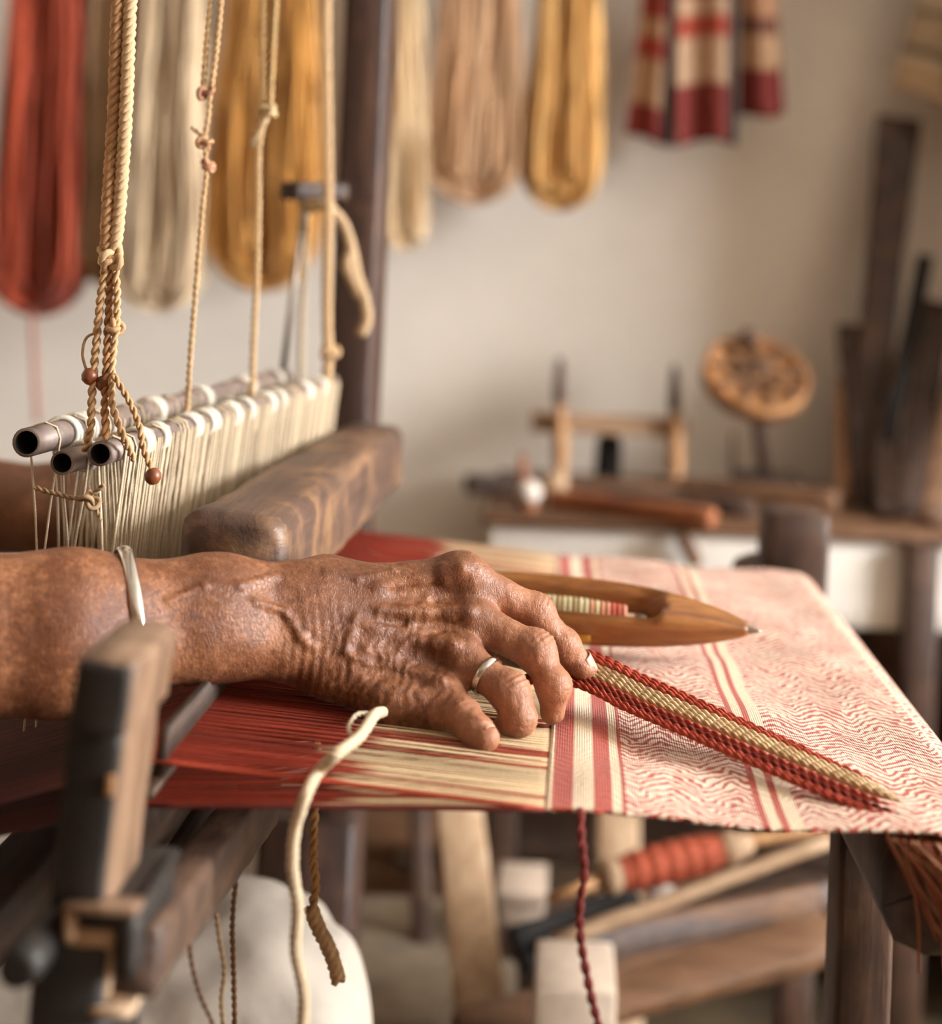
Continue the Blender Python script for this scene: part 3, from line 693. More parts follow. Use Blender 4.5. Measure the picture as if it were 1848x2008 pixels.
# ================================================================== the web: woven cloth, warp, loose ends
NY = PZ(1118, 1586, CZ).y; FY = PZ(1134, 1088, CZ).y
XF = 0.0015
web = thing('woven_web', (0.0, 1.0, CZ), 'red and cream patterned cloth being woven, with its stretched red warp', 'textile')
def cz(x): return CZ - 0.030 * max(0.0, x) if x > 0 else CZ
FOLD = 0.236
def weave_material():
    t = NT('diamond_weave'); uv = t.node('ShaderNodeUVMap', uv_map='weave').outputs[0]
    dist = t.node('ShaderNodeTexNoise'); t.link(uv, dist.inputs['Vector']); dist.inputs['Scale'].default_value = 95.0
    dv = t.node('ShaderNodeVectorMath', operation='MULTIPLY_ADD'); t.link(dist.outputs['Color'], dv.inputs[0]); dv.inputs[1].default_value = (0.011, 0.011, 0); t.link(uv, dv.inputs[2])
    sp = t.node('ShaderNodeSeparateXYZ'); t.link(dv.outputs[0], sp.inputs[0]); u, v = sp.outputs[0], sp.outputs[1]
    sp0 = t.node('ShaderNodeSeparateXYZ'); t.link(uv, sp0.inputs[0]); u0, v0 = sp0.outputs[0], sp0.outputs[1]
    pu = t.math('PINGPONG', u, 0.0165); pv = v
    k = t.math('ADD', t.math('MULTIPLY', pu, 1.05), t.math('MULTIPLY', pv, 1.0))
    st = t.math('SINE', t.math('MULTIPLY', k, 2 * math.pi / 0.0072))
    patchn = t.noise(uv, 34.0, 2.0)
    st2 = t.math('ADD', st, t.math('MULTIPLY', t.math('SUBTRACT', patchn, 0.5), 2.2))
    # interlacing: fine threads break up the figure
    th = t.math('MULTIPLY', t.math('SINE', t.math('MULTIPLY', u0, 2 * math.pi / 0.0021)), t.math('SINE', t.math('MULTIPLY', v0, 2 * math.pi / 0.0019)))
    st3 = t.math('ADD', st2, t.math('MULTIPLY', th, 0.35))
    fac = t.node('ShaderNodeMapRange'); t.link(st3, fac.inputs[0]); fac.inputs[1].default_value = -0.05; fac.inputs[2].default_value = 0.45
    red, crm = lin((176, 70, 48)), lin((240, 218, 194))
    c = t.mix(fac.outputs[0], crm, red)
    # plain weft bands: (start, end, colour)
    def band(c, a, b, col):
        f = t.math('MULTIPLY', t.math('GREATER_THAN', u0, a), t.math('LESS_THAN', u0, b))
        return t.mix(f, c, col)
    RB, CB = lin((178, 70, 48)), lin((234, 212, 180))
    for a, b, col in ((-1, 0.0028, CB), (0.0028, 0.0125, RB), (0.0125, 0.0226, CB), (0.0226, 0.0312, RB), (0.0312, 0.0358, CB), (0.0358, 0.0378, RB),
                      (0.1010, 0.1045, RB), (0.1045, 0.1098, CB), (0.1098, 0.1136, RB), (0.1136, 0.1205, CB), (0.214, 0.2165, CB)):
        c = band(c, a, b, col)
    n = t.noise(uv, 900.0, 2.0)
    c = t.mix(t.math('MULTIPLY', n, 0.3), c, (0.25, 0.16, 0.12, 1), 'MULTIPLY')
    ribs = t.math('ADD', t.math('SINE', t.math('MULTIPLY', u0, 2 * math.pi / 0.0013)), t.math('SINE', t.math('MULTIPLY', v0, 2 * math.pi / 0.0012)))
    h = t.math('ADD', t.math('MULTIPLY', ribs, 0.35), t.math('MULTIPLY', st, 0.5))
    return t.done(c, 0.88, t.bump(h, 0.5, 0.0007), Sheen_Weight=0.15)
M['weave'] = weave_material()
# cloth: flat web, over the breast beam, then hanging down
prof = []
for i in range(111): prof.append((XF + (FOLD - 0.026 - XF) * i / 110, None))
cx, rr_ = FOLD - 0.026, 0.026
for i in range(1, 13):
    a = math.pi / 2 * i / 12; prof.append((cx + rr_ * math.sin(a), cz(cx) - rr_ + rr_ * math.cos(a)))
for i in range(1, 5): prof.append((FOLD, cz(cx) - rr_ - 0.020 * i / 4))
for i in range(1, 13):
    a = math.pi / 2 * i / 12; prof.append((cx + rr_ * math.cos(a), cz(cx) - rr_ - 0.020 - rr_ * math.sin(a)))
for i in range(1, 9): prof.append((cx - 0.012 * i / 8, cz(cx) - 2 * rr_ - 0.020 + 0.002 * i / 8))
arc = [0.0]
for (xa_, za_), (xb_, zb_) in zip(prof, prof[1:]):
    arc.append(arc[-1] + math.hypot(xb_ - xa_, (zb_ if zb_ is not None else cz(xb_)) - (za_ if za_ is not None else cz(xa_))))
def cloth(u, v):
    i = int(round(u * (len(prof) - 1))); x, z = prof[i]; y = NY + (FY - NY) * v
    if z is None:
        z = cz(x)
        k = min(1.0, x / 0.02) * min(1.0, (0.21 - x) / 0.03)
        z += k * (0.0016 * math.sin(x * 46 + y * 17) + 0.0010 * math.sin(y * 61 - x * 30) + 0.0012 * mnoise.noise((x * 30, y * 22, 0)))
        x += 0.0030 * math.sin((y - NY) * 4.4) * max(0, 1 - x / 0.15)
    edge = 0.0
    if v == 0: edge = -0.0012 * mnoise.noise((x * 900, 3, 1)) - 0.0016 * mnoise.noise((x * 220, 8, 1))
    return (x, y + edge, z)
m = MB(); m.uv = True
m.grid(cloth, len(prof) - 1, 260, lambda u, v: (arc[int(round(u * (len(prof) - 1)))], (FY - NY) * v))
m.build('cloth', 'weave', web, solid=0.0014)
# warp threads: two sheets of the shed, every thread its own colour run (one countless mass)
REDW, CRMW = (188, 62, 28), (246, 216, 172)
m = MB(); mt_r = random.Random(11)
NT_ = 620
bands = []
while len(bands) < NT_:
    col = mt_r.random(); k = mt_r.randint(3, 13) if col < 0.62 else mt_r.randint(2, 7)
    bands += [(0 if col < 0.62 else 1, mt_r.uniform(0.75, 1.08))] * k
for i in range(NT_):
    y = NY + (FY - NY) * (i + 0.5) / NT_ + mt_r.uniform(-0.0004, 0.0004)
    up = i % 2 == 0
    cb, br = bands[i]
    if i < 5: cb = 0
    # where this thread's dye changes from cream to red, going towards the reed
    xs = -0.093 + 0.012 * mnoise.noise((y * 40, 0, 0)) + mt_r.uniform(-0.010, 0.010)
    pts_x = [XF + 0.005, XF + 0.0005, -0.03, -0.06, xs + 0.006, xs - 0.006, -0.13, -0.181, -0.225, -0.30, -0.44]
    pts_x = sorted(set(pts_x), reverse=True)
    zr = 0.8585 if up else 0.8385
    path = []; cols = []
    sag = mt_r.uniform(-0.0012, 0.0012)
    for x in pts_x:
        if x >= -0.181: t = (XF - x) / (XF + 0.181); z = CZ + (zr - CZ) * t + sag * math.sin(math.pi * t)
        else: t = (x + 0.181) / (-0.44 + 0.181); z = zr + (0.772 - zr) * t
        yy = y + 0.0010 * mnoise.noise((x * 25, i * 0.7, 0)) * (1 if x < XF - 0.01 else 0)
        path.append(Vector((x, yy, z - 0.0006 if x < XF + 0.002 else CZ - 0.0020)))
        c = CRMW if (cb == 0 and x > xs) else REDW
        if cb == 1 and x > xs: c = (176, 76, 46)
        if x < -0.2: c = (88, 36, 24)  # threads behind the reed coloured darker to paint the shade there
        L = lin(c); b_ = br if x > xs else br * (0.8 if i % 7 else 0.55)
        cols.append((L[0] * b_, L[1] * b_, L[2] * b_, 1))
    o = len(m.v)
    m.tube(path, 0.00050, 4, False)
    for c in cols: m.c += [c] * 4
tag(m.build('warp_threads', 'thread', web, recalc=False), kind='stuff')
# thick selvedge cord at the near edge of the shed
for z0, c, dy in ((0.8585, (182, 66, 34), -0.0006), (0.8380, (120, 40, 26), -0.001)):
    m = MB(); m.cur = lin(c); m.tube(smooth_path([Vector((XF, NY + dy, CZ - 0.0006)), Vector((-0.09, NY + dy, (CZ + z0) / 2)), Vector((-0.181, NY + dy, z0))], 14), 0.0011, 6)
    m.build('selvedge_cord', 'thread', web)
# red weft end hanging from the near selvedge
m = MB(); m.cur = lin((126, 38, 26))
m.rope([P(1138, 1584, NY - 0.001), P(1139, 1640, NY - 0.003), P(1146, 1700, NY - 0.002), P(1136, 1790, NY - 0.002), P(1140, 1850, NY - 0.002), P(1152, 1920, NY - 0.003), P(1176, 2030, NY - 0.002), P(1180, 2120, NY)], 0.0022, 2, 0.014)
m.build('hanging_weft_end', 'thread', web)
# fringe of thrums hanging off the cloth near the breast beam
m = MB(); fr_r = random.Random(5)
for i in range(150):
    px = fr_r.uniform(1735, 2000); D = NY + fr_r.uniform(0.0, 0.022)
    a = P(px, 1640 + (px - 1750) * 0.06, D); a.z = cz(a.x) - 0.003
    b = a + Vector((fr_r.uniform(0.012, 0.026), fr_r.uniform(-0.005, 0.005), -fr_r.uniform(0.018, 0.034)))
    c = b + Vector((fr_r.uniform(0.0, 0.02), 0, -fr_r.uniform(0.01, 0.04)))
    L = lin((176, 100, 72) if fr_r.random() < 0.6 else (214, 160, 122)); m.cur = L
    m.tube(smooth_path([a, b, c], 8), 0.0006, 4, False)
tag(m.build('fringe', 'thread', web, recalc=False), kind='stuff')

# ================================================================== beater: hand rail, reed, race board
beat = thing('beater', (-0.175, 1.1, 0.80), 'worn wooden beater with reed, crossing the warp beside the heddles', 'beater')
MB().beam((-0.176, 0.852, 0.921), (-0.166, 1.395, 0.921), 0.058, 0.060, (1, 0, 0), 0.011, 30, 0.0022, 0.056, 0.058, nc=4).build('hand_rail', 'beater', beat)
MB().beam((-0.200, 0.70, 0.822), (-0.196, 1.395, 0.822), 0.030, 0.050, (1, 0, 0), 0.004, 18, 0.001).build('race_board', 'rail', beat)
m = MB()
for i in range(300):
    y = 0.72 + 0.66 * i / 299
    m.beam((-0.178, y, 0.845), (-0.175, y, 0.898 if y > 0.862 else 0.874), 0.004, 0.0006, (1, 0, 0), 0.0002, 1, 0, nc=2)
m.beam((-0.178, 0.70, 0.8485), (-0.178, 1.39, 0.8485), 0.007, 0.004, (1, 0, 0), 0.001, 4)
tag(m.build('reed', 'darkwood', beat), kind='stuff')
for y in (0.880, 1.385):
    MB().box((-0.203, y - 0.010, 0.846), (-0.166, y + 0.010, 0.895), 0.003).build('upright', 'rail', beat)

# ================================================================== heddle shafts
STR = (228, 206, 176)
def shaft(p0, p1, rad, zlow, n, label, seed, ties, rows=1):
    p0 = Vector(p0); p1 = Vector(p1)
    h = thing('heddle_shaft', (p0.x, (p0.y + p1.y) / 2, zlow), label, 'heddle shaft', 'hanging heddle shafts')
    d = (p1 - p0).normalized()
    # hollow tube: outer wall, rim, bore
    N = d.orthogonal().normalized(); Bn = d.cross(N); m = MB(); vs = []; fs = []; K = 20; nseg = 10
    for i in range(nseg + 1):
        c = p0.lerp(p1, i / nseg)
        for k in range(K):
            a = 2 * math.pi * k / K; r = rad * (1 + 0.03 * mnoise.noise(c * 40))
            vs.append(c + (N * math.cos(a) + Bn * math.sin(a)) * r)
    for i in range(nseg):
        for k in range(K): fs.append((i * K + k, i * K + (k + 1) % K, (i + 1) * K + (k + 1) % K, (i + 1) * K + k))
    fs.append(tuple(nseg * K + k for k in range(K)))
    o = len(vs)
    for k in range(K):
        a = 2 * math.pi * k / K; vs.append(p0 + (N * math.cos(a) + Bn * math.sin(a)) * rad * 0.80)
    for k in range(K): fs.append((k, o + k, o + (k + 1) % K, (k + 1) % K))
    m._add(vs, fs); m.build('tube', 'metal_grey', h)
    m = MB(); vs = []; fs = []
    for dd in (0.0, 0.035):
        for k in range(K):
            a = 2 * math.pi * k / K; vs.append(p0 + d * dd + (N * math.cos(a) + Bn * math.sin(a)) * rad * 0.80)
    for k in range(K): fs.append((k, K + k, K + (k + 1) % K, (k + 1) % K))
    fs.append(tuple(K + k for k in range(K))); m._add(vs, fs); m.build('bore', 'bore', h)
    # string heddles, two legs each with an eye at warp height
    rr = random.Random(seed); m = MB()
    for i in range(n):
        t = 0.03 + 0.97 * (i + 0.5 + rr.uniform(-0.25, 0.25)) / n; c = p0.lerp(p1, t)
        if n < 60 and (0.05 < t < 0.085): continue
        L = lin(STR); b = rr.uniform(0.62, 1.05); m.cur = (L[0] * b, L[1] * b, L[2] * b * 0.96, 1)
        w = rr.uniform(0.8, 1.25) * 0.0008
        over = rr.random() < 0.28
        for s in (-1, 1):
            yo = rr.uniform(-0.003, 0.003)
            pts = [c + Vector((0, yo * 0.3, rad + w)), c + Vector((s * (rad + w) * 0.74, yo * 0.35, (rad + w) * 0.74)), c + Vector((s * (rad + w), yo * 0.4, 0)), c + Vector((s * rad * 0.7, yo + rr.uniform(-.002, .002), -0.03)), Vector((c.x + s * 0.003, c.y + yo * 1.4, 0.93)),
                   Vector((c.x + s * 0.0012, c.y + yo * 0.4, 0.868)), Vector((c.x + s * 0.003, c.y - yo, 0.83)), Vector((c.x + s * 0.004 - 0.002, c.y - yo, zlow))]
            if not over: pts[0] = pts[1] = c + Vector((s * (rad + w) * 0.97, yo * 0.38, (rad + w) * 0.24))
            m.tube([Vector(p_) for p_ in pts[0 if over else 1:3]] + smooth_path(pts[2:], 10)[1:], w, 4, False)
    tag(m.build('string_heddles', 'thread', h, recalc=False), kind='stuff')
    # white lashings round the tube
    for t, k in ties:
        m = MB(); m.cur = lin((236, 228, 212))
        for j in range(k):
            c = p0.lerp(p1, t) + d * (j * 0.0042) + Vector((0, rr.uniform(-.0006, .0006), 0))
            m.ring(c, d + Vector((rr.uniform(-.15, .15), 0, rr.uniform(-.15, .15))), rad + 0.0012, 0.0016, 20, 6)
        m.build('lashing', 'thread', h)
    return h
F0 = P(196, 890, 0.850); F1 = P(648, 752, 1.345)
G0 = P(52, 868, 0.855); G1 = P(560, 742, 1.345)
H0 = P(122, 908, 0.862); H1 = P(590, 760, 1.340)
shaft(F0, F1, mm(25, 0.85), 0.775, 120, 'front heddle shaft with grey tube and dense white strings', 1, [(0.10, 3), (0.16, 2), (0.27, 3), (0.33, 4), (0.43, 3), (0.50, 2), (0.60, 3), (0.66, 2), (0.80, 4), (0.9, 3)])
shaft(G0, G1, mm(29, 0.855), 0.775, 46, 'back heddle shaft whose open tube end sticks out leftmost', 2, [(0.09, 2), (0.13, 3), (0.20, 2), (0.36, 3), (0.55, 3), (0.75, 3), (0.92, 2)])
shaft(H0, H1, mm(24, 0.862), 0.775, 46, 'lower middle heddle shaft tucked between the two other tubes', 3, [(0.06, 2), (0.3, 2), (0.6, 2)])
# cross cord tied over the strings of the back shaft
m = MB(); m.cur = lin((176, 146, 108))
m.rope([P(68, 956, 0.848), P(110, 968, 0.846), P(160, 976, 0.842), P(185, 966, 0.840), P(205, 950, 0.838)], 0.0015, 2, 0.008)
m.knot(P(176, 980, 0.840), 0.0056, 0.0014, 4); m.rope([P(176, 980, 0.840), P(190, 1000, 0.839), P(198, 1020, 0.838)], 0.0012, 2, 0.008)
tag(m.build('cross_twine', 'thread'), 'knotted cord tied across the heddle strings below the tube ends', 'cord')

# ================================================================== cords the harness hangs from
def col_(c): return lin(c)
ROPE = (214, 176, 130)
def cord(name, label, strands, cat='cord'):
    """strands: list of (points, radius, plies, pitch, colour) + knots"""
    base = strands[0][1][-1]
    t = thing(name, base, label, cat, None)
    for nm, pts, rad, pl, pit, c in strands:
        m = MB(); m.cur = lin(c)
        if pl == 0: m.knot(pts[0], rad, pit, int(abs(pts[0].x) * 9999) % 97)
        elif pl == 1: m.tube(smooth_path(pts, 30), rad, 6)
        else: m.rope(pts, rad, pl, pit)
        m.build(nm, 'thread', t, recalc=False)
    return t
TOPZ = 1.668
def up(p, k=0.0): return Vector((-0.196 + k + p.y * 0.0, p.y, TOPZ))
# thick double rope nearest the camera
D1 = 0.852
a1, a2 = P(232, 0, D1), P(256, 0, D1)
cord('hanging_rope', 'thick double twisted rope holding the near end of the heddle tubes', [
    ('rope_strand', [up(a1, -0.004), a1, P(222, 250, D1), P(211, 420, D1), P(208, 490, D1)], 0.0038, 3, 0.015, (204, 158, 112)),
    ('rope_strand', [up(a2, 0.004), a2, P(246, 240, D1 - .002), P(232, 430, D1), P(226, 490, D1)], 0.0038, 3, 0.014, (224, 190, 146)),
    ('rope_strand', [up(a1, 0.0), P(243, 0, D1 + .004), P(234, 250, D1 + .004), P(222, 420, D1 + .003), P(217, 490, D1 + .002)], 0.0034, 3, 0.014, (214, 172, 124)),
    ('knot', [P(213, 498, D1)], 0.0062, 0, 0.0021, (214, 180, 136)),
    ('knot', [P(222, 516, D1)], 0.0056, 0, 0.0020, (206, 166, 122)),
    ('rope_leg', [P(209, 505, D1), P(198, 580, D1), P(188, 680, D1), P(181, 760, D1), P(176, 850, D1), P(168, 885, D1 + .004)], 0.0024, 2, 0.011, (210, 170, 122)),
    ('rope_leg', [P(219, 505, D1), P(214, 600, D1 + .002), P(210, 690, D1), P(206, 800, D1), P(208, 862, D1 - .004)], 0.0024, 2, 0.011, (196, 146, 96)),
    ('rope_leg', [P(226, 505, D1), P(230, 610, D1), P(220, 720, D1), P(222, 800, D1 - .002), P(240, 850, D1 - .002), P(262, 900, D1 + .01)], 0.0022, 2, 0.011, (220, 180, 132)),
    ('rope_end', [P(222, 735, D1 - .004), P(250, 780, D1 - .004), P(272, 830, D1 - .006), P(282, 880, D1 - .006), P(296, 918, D1 - .006)], 0.0019, 2, 0.010, (206, 164, 116)),
    ('loose_end', [P(190, 652, D1), P(172, 660, D1), P(162, 690, D1), P(172, 735, D1)], 0.0008, 1, 0.01, (196, 150, 110)),
    ('knot', [P(226, 640, D1)], 0.0045, 0, 0.0016, (206, 164, 120)),
])
for q, lab in ((P(176, 738, D1), 'round brown wooden bead on the thick rope, left one of a pair'), (P(204, 752, D1 + .002), 'brown wooden bead on the thick rope, right one of a pair'), (P(300, 934, D1 - .006), 'small brown bead tied to the loose rope end')):
    rb = 0.0046
    tag(MB().lathe(q + Vector((0.001, 0, rb)), q - Vector((0.001, 0, rb)), [(0, 0.0008), (0.06, rb * 0.45), (0.2, rb * 0.82), (0.5, rb), (0.8, rb * 0.82), (0.94, rb * 0.45), (1, 0.0008)], 16).build('bead', 'bead'), lab, 'bead')
D2 = 0.99
cord('hanging_twine', 'thin double cord with red knots, second from the thick rope', [
    ('cord_strand', [up(P(412, 0, D2), -0.005), P(412, 0, D2), P(404, 90, D2), P(398, 170, D2)], 0.0018, 2, 0.010, (214, 176, 122)),
    ('cord_strand', [up(P(434, 0, D2), 0.005), P(434, 0, D2), P(424, 100, D2), P(414, 176, D2)], 0.0020, 2, 0.010, (220, 184, 136)),
    ('knot', [P(403, 182, D2)], 0.0055, 0, 0.0018, (184, 136, 104)),
    ('cord_strand', [P(412, 170, D2), P(408, 230, D2), P(402, 270, D2), P(405, 330, D2), P(398, 400, D2), P(390, 500, D2), P(380, 620, D2), P(372, 720, D2), P(368, 800, D2 + .01), P(372, 850, D2 - .01)], 0.0019, 2, 0.010, (216, 182, 136)),
    ('cord_end', [P(398, 270, D2), P(386, 258, D2), P(376, 250, D2)], 0.0013, 2, 0.008, (214, 176, 136)),
    ('knot', [P(402, 282, D2)], 0.0048, 0, 0.0016, (206, 158, 118)),
    ('knot', [P(408, 325, D2)], 0.0046, 0, 0.0016, (200, 146, 112)),
])
D3 = 1.13
cord('hanging_twine', 'pale knotted cord in front of the mustard skein', [
    ('cord_strand', [up(P(516, 0, D3), -0.005), P(516, 0, D3), P(515, 120, D3), P(516, 200, D3)], 0.0026, 2, 0.012, (208, 172, 116)),
    ('cord_strand', [up(P(541, 0, D3), 0.005), P(541, 0, D3), P(534, 120, D3), P(530, 205, D3)], 0.0024, 2, 0.012, (212, 178, 124)),
    ('knot', [P(526, 218, D3)], 0.0064, 0, 0.0022, (226, 198, 150)),
    ('cord_strand', [P(522, 210, D3), P(510, 270, D3), P(507, 400, D3), P(504, 540, D3), P(498, 660, D3), P(494, 780, D3)], 0.0025, 2, 0.012, (220, 186, 138)),
    ('cord_end', [P(528, 215, D3), P(512, 250, D3), P(494, 286, D3)], 0.0032, 2, 0.012, (222, 194, 152)),
])
D4 = 1.31
cord('hanging_twine', 'straight beige cord right beside the dark loom post', [
    ('cord_strand', [up(P(640, 0, D4), 0.01), P(640, 0, D4), P(642, 250, D4), P(644, 420, D4), P(642, 640, D4), P(644, 700, D4), P(640, 765, D4)], 0.0046, 3, 0.018, (216, 182, 138)),
    ('knot', [P(646, 690, D4)], 0.007, 0, 0.003, (206, 172, 128)),
])
D5 = 1.36
cord('frayed_rope', 'frayed cord hooked over the peg with its tail on the post', [
    ('cord_tail', [P(606, 408, D5), P(640, 404, D5 - .02), P(668, 430, D5 - .01), P(690, 490, D5), P(700, 540, D5), P(716, 590, D5), P(720, 630, D5), P(708, 656, D5)], 0.0050, 3, 0.016, (214, 184, 144)),
    ('frayed_loop', [P(690, 490, D5), P(680, 520, D5 - .003), P(690, 545, D5 - .002), P(706, 580, D5)], 0.0055, 3, 0.016, (206, 176, 136)),
    ('cord_strand', [P(600, 400, D5), P(598, 520, D5), P(592, 640, D5), P(590, 745, D5)], 0.0034, 2, 0.014, (214, 196, 166)),
])
tag(MB().tube([P(598, 380, D5 + .03), P(575, 570, D5 + .02), P(551, 760, D5)], 0.0028, 8).build('thin_rod', 'steel'), 'thin dark rod slanting down to the heddle tubes', 'rod')

# cords under the warp
DN = NY - 0.012
cord('white_rope', 'loose white twisted cord drooping from the warp below the hand', [
    ('cord_strand', [P(782, 1380, 0.840), P(756, 1394, 0.818), PZ(735, 1402, 0.866), PZ(700, 1450, 0.866), PZ(655, 1484, 0.866), P(628, 1510, 0.722), P(600, 1560, NY - .014), P(578, 1630, DN), P(574, 1700, DN), P(584, 1780, DN), P(580, 1860, DN), P(596, 1950, DN), P(590, 2060, DN), P(592, 2200, DN)], 0.0030, 3, 0.011, (226, 204, 170)),
    ('cord_loop', [PZ(735, 1400, 0.866), PZ(700, 1402, 0.868), PZ(684, 1432, 0.864), PZ(700, 1446, 0.864)], 0.0013, 2, 0.008, (226, 206, 180)),
])
cord('tan_rope', 'tan cord with frayed tail hanging behind the white one', [
    ('cord_strand', [Vector((P(615, 1590, 0.80).x, 0.80, 0.845)), P(616, 1600, 0.80), P(614, 1680, 0.80), P(618, 1750, 0.80), P(612, 1780, 0.80)], 0.0026, 2, 0.012, (190, 146, 92)),
    ('frayed_tail', [P(610, 1780, 0.80), P(620, 1810, 0.80), P(640, 1850, 0.80), P(656, 1890, 0.80), P(664, 1924, 0.80)], 0.0040, 3, 0.012, (196, 160, 116)),
])
DC = 0.72
cord('brown_string', 'dark thin string dangling from the side rail over the white trousers', [
    ('cord_strand', [P(378, 1800, DC), P(372, 1840, DC), P(376, 1890, DC), P(392, 1950, DC), P(420, 2020, DC), P(425, 2100, DC)], 0.0011, 2, 0.008, (122, 84, 54)),
])
cord('brown_string', 'straight brown string hanging before the white knee', [
    ('cord_strand', [P(462, 1730, 0.78), P(456, 1800, 0.78), P(458, 1900, 0.78), P(460, 2010, 0.78), P(458, 2100, 0.78)], 0.0014, 2, 0.008, (128, 88, 50)),
])
cord('pale_string', 'pale kinked string hanging left of the straight brown one', [
    ('cord_strand', [P(424, 1790, 0.76), P(432, 1850, 0.76), P(440, 1900, 0.76), P(434, 1960, 0.76), P(446, 2060, 0.76)], 0.0012, 2, 0.008, (190, 160, 120)),
])

# ================================================================== shuttle, pirn and the held band of yarn
def build_shuttle():
    tipR = P(1492, 1241, 0.998); ctr_dir = Vector((-1.0, 0.16, 0.012)).normalized()
    L = 0.272; a = -ctr_dir; c0 = tipR - a * (L / 2)
    b = Vector((0, 0, 1)).cross(a).normalized(); b = -b if b.y < 0 else b       # lateral, away from the camera
    c = a.cross(b); c = c if c.z > 0 else -c
    th = R(20); b, c = b * math.cos(th) + c * math.sin(th), c * math.cos(th) - b * math.sin(th)   # top tipped towards the camera
    c0 = c0 + Vector((0, 0, 0.001))
    sh = thing('weaving_shuttle', (c0.x, c0.y, CZ), 'polished brown boat shuttle with pointed metal tip lying on the cloth', 'shuttle')
    W0, H0_ = 0.0212, 0.0166
    cs0, cs1 = -0.082, 0.074
    m = MB(); NS = 90; no, ni = 20, 12; vs = []; fs = []
    for i in range(NS + 1):
        s = -L / 2 + 0.008 + (L - 0.016) * i / NS; q = abs(2 * s / L)
        f = (1 - q ** 2.5) ** 0.92
        W = max(0.0022, W0 * f); H = max(0.0020, H0_ * (f ** 0.85))
        d = 0.0
        if cs0 < s < cs1:
            e = min((s - cs0), (cs1 - s)) / 0.020; e = min(1, max(0, e)); d = 0.021 * math.sqrt(1 - (1 - e) ** 2)
            cw = min(0.0145, W - 0.0045) * math.sqrt(max(0.02, 1 - (1 - e) ** 2))
        else: cw = W * 0.6
        top = H * 0.92
        for k in range(no):                       # outer skin, rim to rim
            t = math.pi * k / (no - 1); cx_ = math.cos(t); sx_ = math.sin(t)
            y = W * (abs(cx_) ** 0.62) * (1 if cx_ >= 0 else -1)
            z = top - (top + H) * (sx_ ** 0.62)
            vs.append(c0 + a * s + b * y + c * z)
        for k in range(ni):                       # inner skin
            t = -1 + 2 * (k + 0.5) / ni
            y = cw * t; z = top - d * (1 - abs(t) ** 5)
            vs.append(c0 + a * s + b * y + c * z)
    n = no + ni
    for i in range(NS):
        for k in range(n):
            k2 = (k + 1) % n
            fs.append((i * n + k, i * n + k2, (i + 1) * n + k2, (i + 1) * n + k))
    fs.append(tuple(range(n))); fs.append(tuple(NS * n + k for k in range(n))[::-1])
    m._add(vs, fs); m.build('body', 'shuttle', sh)
    for sg in (1, -1):
        e = c0 + a * sg * (L / 2 - 0.009)
        MB().lathe(e - a * sg * 0.004, c0 + a * sg * (L / 2 + 0.001), [(0, 0.0031), (0.3, 0.0030), (0.8, 0.0014), (1, 0.0003)], 12).build('metal_tip', 'steel', sh)
    # brass plate on the near side
    pl = MB(); p = c0 + a * 0.018 - b * (W0 * 0.985) - c * 0.004
    pl.beam(p - a * 0.011, p + a * 0.011, 0.0052, 0.0026, c, 0.0008, 4).build('brass_plate', 'brass', sh)
    # steel spindle holder at the end of the hollow
    q = c0 + a * 0.054 + c * -0.001
    MB().lathe(q, q + a * 0.010, [(0, 0.003), (0.2, 0.0055), (0.7, 0.005), (1, 0.003)], 14).build('spindle_holder', 'steel', sh)
    # pirn
    p0, p1 = c0 - a * 0.070 - c * -0.001, c0 + a * 0.048 + c * 0.001
    pr = thing('yarn_pirn', (p0.lerp(p1, 0.5).x, p0.y, CZ + 0.01), 'thin pirn of cream and red wound yarn inside the shuttle hollow', 'pirn')
    MB().tube([p0, p1 + a * 0.010], 0.003, 10).build('pirn_core', 'palewoodX', pr)
    m = MB(); K = 34; rr = random.Random(3)
    for k in range(K):
        t = k / (K - 1); cc = p0.lerp(p1, t)
        if t < 0.80: col = (216, 204, 160) if k % 3 else (186, 160, 112)
        elif t < 0.9: col = (214, 150, 110) if k % 2 else (226, 206, 160)
        else: col = (202, 96, 74) if k % 3 else (220, 150, 120)
        m.cur = lin(col)
        m.ring(cc, a + b * 0.15, 0.0085 * (1 - 0.25 * max(0, t - 0.75) / 0.25), 0.0021, 22, 6)
    m.build('wound_yarn', 'thread', pr)
build_shuttle()

